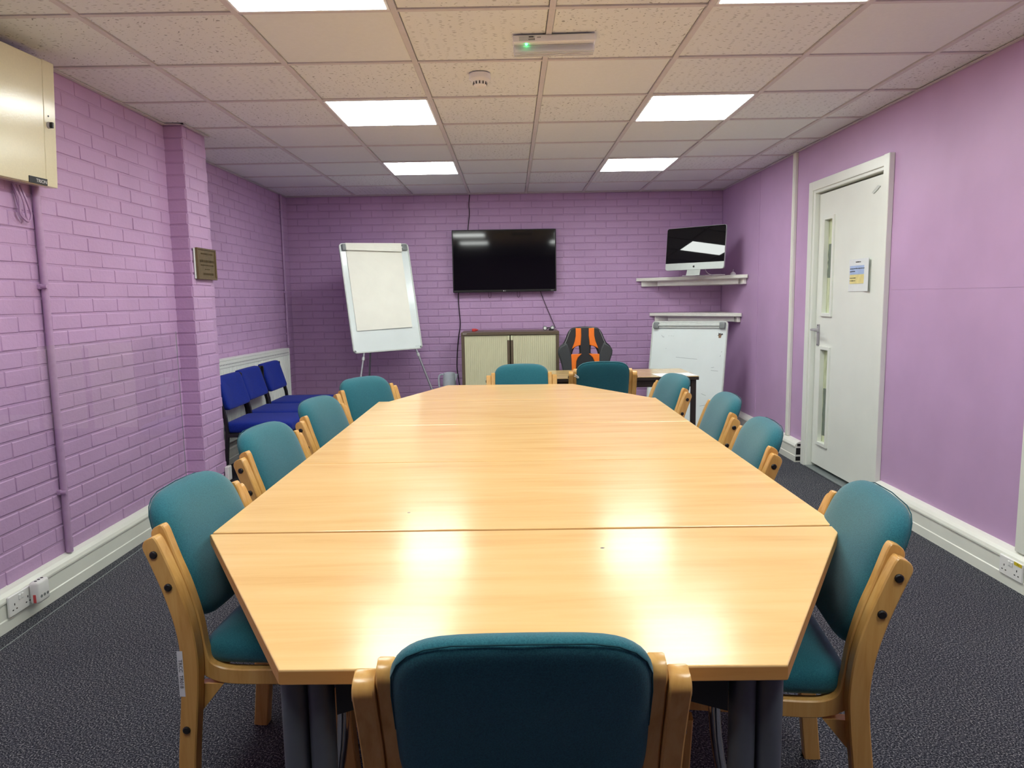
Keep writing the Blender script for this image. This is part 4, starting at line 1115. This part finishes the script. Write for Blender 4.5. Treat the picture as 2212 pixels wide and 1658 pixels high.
t = thing('whiteboard', 'bare whiteboard easel leaning under the corner shelves, squirrel sticker in its corner', 'whiteboard', (1.6, 6.75, 0))
w, h = .775, 1.065
P = Matrix.Translation((-1.6, -6.75, 0)) @ pose(1.715, 6.90, 1.062, -38, 10.5, -.6)
add = board_parts(t, P, w, h)
bm = bmesh.new()
r = random.Random(11)
for (x, z, l, a) in ((-.27, -.15, .03, -.9), (-.255, -.155, .02, -1.1), (-.20, -.145, .006, 0), (-.175, -.145, .008, 0), (-.155, -.146, .006, 0), (.29, -.47, .07, -.05), (.27, -.44, .03, .2), (.33, -.73, .02, -.6), (.20, -.70, .05, -.3), (.10, -.66, .03, -.2), (.345, -.29, .012, 1.3), (.335, -.33, .015, 1.1), (-.22, -.27, .008, .3), (.325, -.93, .02, -.6), (-.05, -.62, .18, -.04), (-.30, -.60, .05, -.2), (.0, -.36, .22, -.06), (.22, -.80, .1, .2)):
    b0 = len(bm.verts); box(bm, (-l/2, -.0014, 0), (l/2, .0014, .0004)); bm.verts.ensure_lookup_table()
    bmesh.ops.transform(bm, matrix=Matrix.Translation((x, z, -.0009)) @ Matrix.Rotation(a, 4, 'Z'), verts=bm.verts[b0:])
add('pen_marks', bm, 'faint_ink')['kind'] = 'stuff'
sq = lambda pts, k=.000112: [((x-860)*k+.318, -(y-700)*k-.135) for x, y in pts]
for nm, mat, pts in (('sticker_tail', 'dark_sticker', [(900, 640), (960, 560), (1040, 540), (1110, 600), (1070, 710), (1030, 640), (980, 700), (930, 720)]),
                     ('sticker_head', 'dark_sticker', [(700, 490), (790, 540), (860, 545), (920, 480), (915, 600), (960, 680), (860, 620), (740, 740), (620, 725), (700, 690), (715, 600)]),
                     ('sticker_body', 'brown_sticker', [(860, 600), (930, 690), (990, 700), (930, 930), (750, 930), (730, 780), (720, 720)])):
    shape2d([sq(pts)], .0003, 0, mat, nm, t, P @ Matrix.Translation((0, 0, -.0004 if mat == 'dark_sticker' else 0)), smooth=0)
bl = Matrix.Translation((1.6, 6.75, 0)) @ P
obj('rear_strut', T([bl @ Vector((0, -.12, -.03))-Vector((1.6, 6.75, 0)), Vector((.30, .33, .01))], .010, 8), 'silver', t, smooth=40)

# ------------------------------------------------------------------ corner shelves
def corner_shelf(label, xa, yb, z, ht):
    """triangular shelf: left end at (xa, wall), right end at (wall, yb)"""
    a = Vector((xa, YB-.012, 0)); b = Vector((XR-.004, yb, 0)); cnr = Vector((XR-.004, YB-.012, 0))
    t = thing('corner_shelf', label, 'shelf', (cnr.x, cnr.y, z), 0, 'white corner shelves')
    A, Bq = a-cnr, b-cnr; A.z = Bq.z = 0
    d = (Bq-A).normalized(); n = Vector((d.y, -d.x, 0))
    if n.y > 0: n = -n
    obj('shelf_board', prism(bmesh.new(), [(A.x, A.y), (Bq.x, Bq.y), (0, 0)], -ht, 0), 'shelf_white', t)
    # moulded front strip
    bm = bmesh.new(); prof_ = [(0, 0), (.012, 0), (.012, -.012), (.008, -.015), (.014, -.020), (.014, -ht+.006), (.010, -ht), (0, -ht)]
    r0 = [bm.verts.new(A+n*p+Vector((0, 0, q))) for p, q in prof_]; r1 = [bm.verts.new(Bq+n*p+Vector((0, 0, q))) for p, q in prof_]
    for k in range(len(prof_)): j = (k+1) % len(prof_); bm.faces.new((r0[k], r0[j], r1[j], r1[k]))
    bm.faces.new(r0[::-1]); bm.faces.new(r1)
    obj('front_moulding', bm, 'shelf_white', t)
    bh = .055
    obj('wall_batten', B((A.x+.045, -.03, -ht-bh), (-.03, 0, -ht), .001), 'shelf_white', t)
    obj('wall_batten', B((-.03, Bq.y+.045, -ht-bh), (0, -.031, -ht), .001), 'shelf_white', t)
    # diagonal stiffener set back under the front
    p0 = A.lerp(Bq, .18)-n*.05; p1 = A.lerp(Bq, .90)-n*.05
    q = [p0, p1, p1-n*.018, p0-n*.018]
    obj('stiffener', prism(bmesh.new(), [(v.x, v.y) for v in q], -ht-bh+.004, -ht), 'shelf_white', t)
    return t
corner_shelf('upper white corner shelf carrying the computer', 1.345, 6.82, 1.497, .034)
corner_shelf('lower white corner shelf above the leaning whiteboard', 1.49, 6.975, 1.128, .034)

# all-in-one computer
t = thing('desktop_computer', 'silver all in one desktop computer on the upper corner shelf', 'computer', (1.785, 7.04, 1.497), math.radians(-43.5))
ICT = Matrix.Translation((0, 0, .06)) @ Matrix.Rotation(math.radians(-5.6), 4, 'X') @ Matrix.Translation((0, 0, -.06))
w, z0, z1 = .635, .060, .475
c1 = obj('display_body', prism(bmesh.new(), rrect(w, z1-z0, .022, 5, 0, (z0+z1)/2), .0, .020, 'y'), 'alu', t, smooth=40)
c2 = obj('back_bulge', lathe(bmesh.new(), [(.18, .020), (.15, .035), (.08, .045)], (0, 0, .28), 24, 'y'), 'alu', t, smooth=40)
top_ol = [p for p in rrect(w-.004, z1-z0-.004, .020, 5, 0, (z0+z1)/2) if p[1] > .2]
c3 = obj('screen', prism(bmesh.new(), [(-w/2+.002, z0+.068), (w/2-.002, z0+.068)]+top_ol, -.0025, .0, 'y'), 'black_glass', t)
c4 = obj('chin', prism(bmesh.new(), [(-w/2+.002, z0+.067), (w/2-.002, z0+.067)]+[p for p in rrect(w-.002, z1-z0-.002, .020, 5, 0, (z0+z1)/2) if p[1] < .2][::-1], -.002, .0, 'y') if False else
    prism(bmesh.new(), [p for p in rrect(w-.002, z1-z0-.002, .020, 5, 0, (z0+z1)/2) if p[1] < .2]+[(w/2-.001, z0+.067), (-w/2+.001, z0+.067)], -.002, .0, 'y'), 'alu', t)
ap = [(0, .006), (-.004, .0075), (-.0085, .0065), (-.0115, .002), (-.011, -.004), (-.008, -.0105), (-.0045, -.013), (0, -.0115), (.0045, -.013), (.008, -.0105), (.0105, -.006), (.008, -.003), (.0075, .001), (.010, .0045), (.007, .0072), (.003, .0073)]
c5 = shape2d([[(x*.95, z*.95) for x, z in ap]], .0003, 0, 'ink', 'fruit_mark', t, basis((0, -.0026, z0+.032), (1, 0, 0), (0, 0, 1)), smooth=0)
c6 = shape2d([[(.0, .008), (.003, .0085), (.005, .0125), (.0015, .0118)]], .0003, 0, 'ink', 'fruit_mark_leaf', t, basis((0, -.0026, z0+.032), (1, 0, 0), (0, 0, 1)), smooth=0)
for c_ in (c1, c2, c3, c4, c5, c6): c_.matrix_basis = ICT
obj('stand', prism(bmesh.new(), [(.03, .14), (.036, .14), (-.02, .006), (-.09, .004), (-.09, 0), (.10, 0), (.10, .004), (-.01, .006)], -.072, .072, 'x'), 'alu', t)
# white lead and plug on the shelf
o0 = Vector((1.95, 6.99, 1.497))
pts = smooth_path([(1.90, 7.10, 1.60), (1.92, 7.06, 1.53), (1.965, 7.03, 1.5015), (2.03, 6.985, 1.501), (2.06, 6.935, 1.501), (2.005, 6.99, 1.504), (1.94, 7.03, 1.5015), (1.885, 7.085, 1.501), (1.86, 7.145, 1.501)], 6)
lead = obj('white_lead', T([Vector(p)-o0 for p in pts], .0032, 6), 'white_plastic', None, o0, smooth=60); tag(lead, 'white power lead looping on the upper corner shelf', 'cable')
t = thing('power_plug', 'white power plug lying at the wall end of the upper corner shelf', 'plug', (2.165, 7.02, 1.497))
obj('plug_body', lathe(bmesh.new(), [(.026, 0), (.026, .016), (.014, .028), (.006, .034)], n=14), 'white_plastic', t, smooth=40)
obj('earth_pin', B((-.003, -.002, .033), (.003, .002, .055)), 'pale_grey', t)

# white connector hanging under the nearest table
t = thing('hanging_cable', 'white cable connector hanging under the nearest table beside the foreground chair', 'cable', (-.325, 1.25, .56))
obj('connector', B((-.008, -.007, -.022), (.008, .007, .022), .003), 'white_plastic', t)
obj('cord', T(smooth_path([(0, 0, .02), (.005, .02, .07), (.01, .05, .1425)], 5), .0025, 6), 'white_plastic', t)
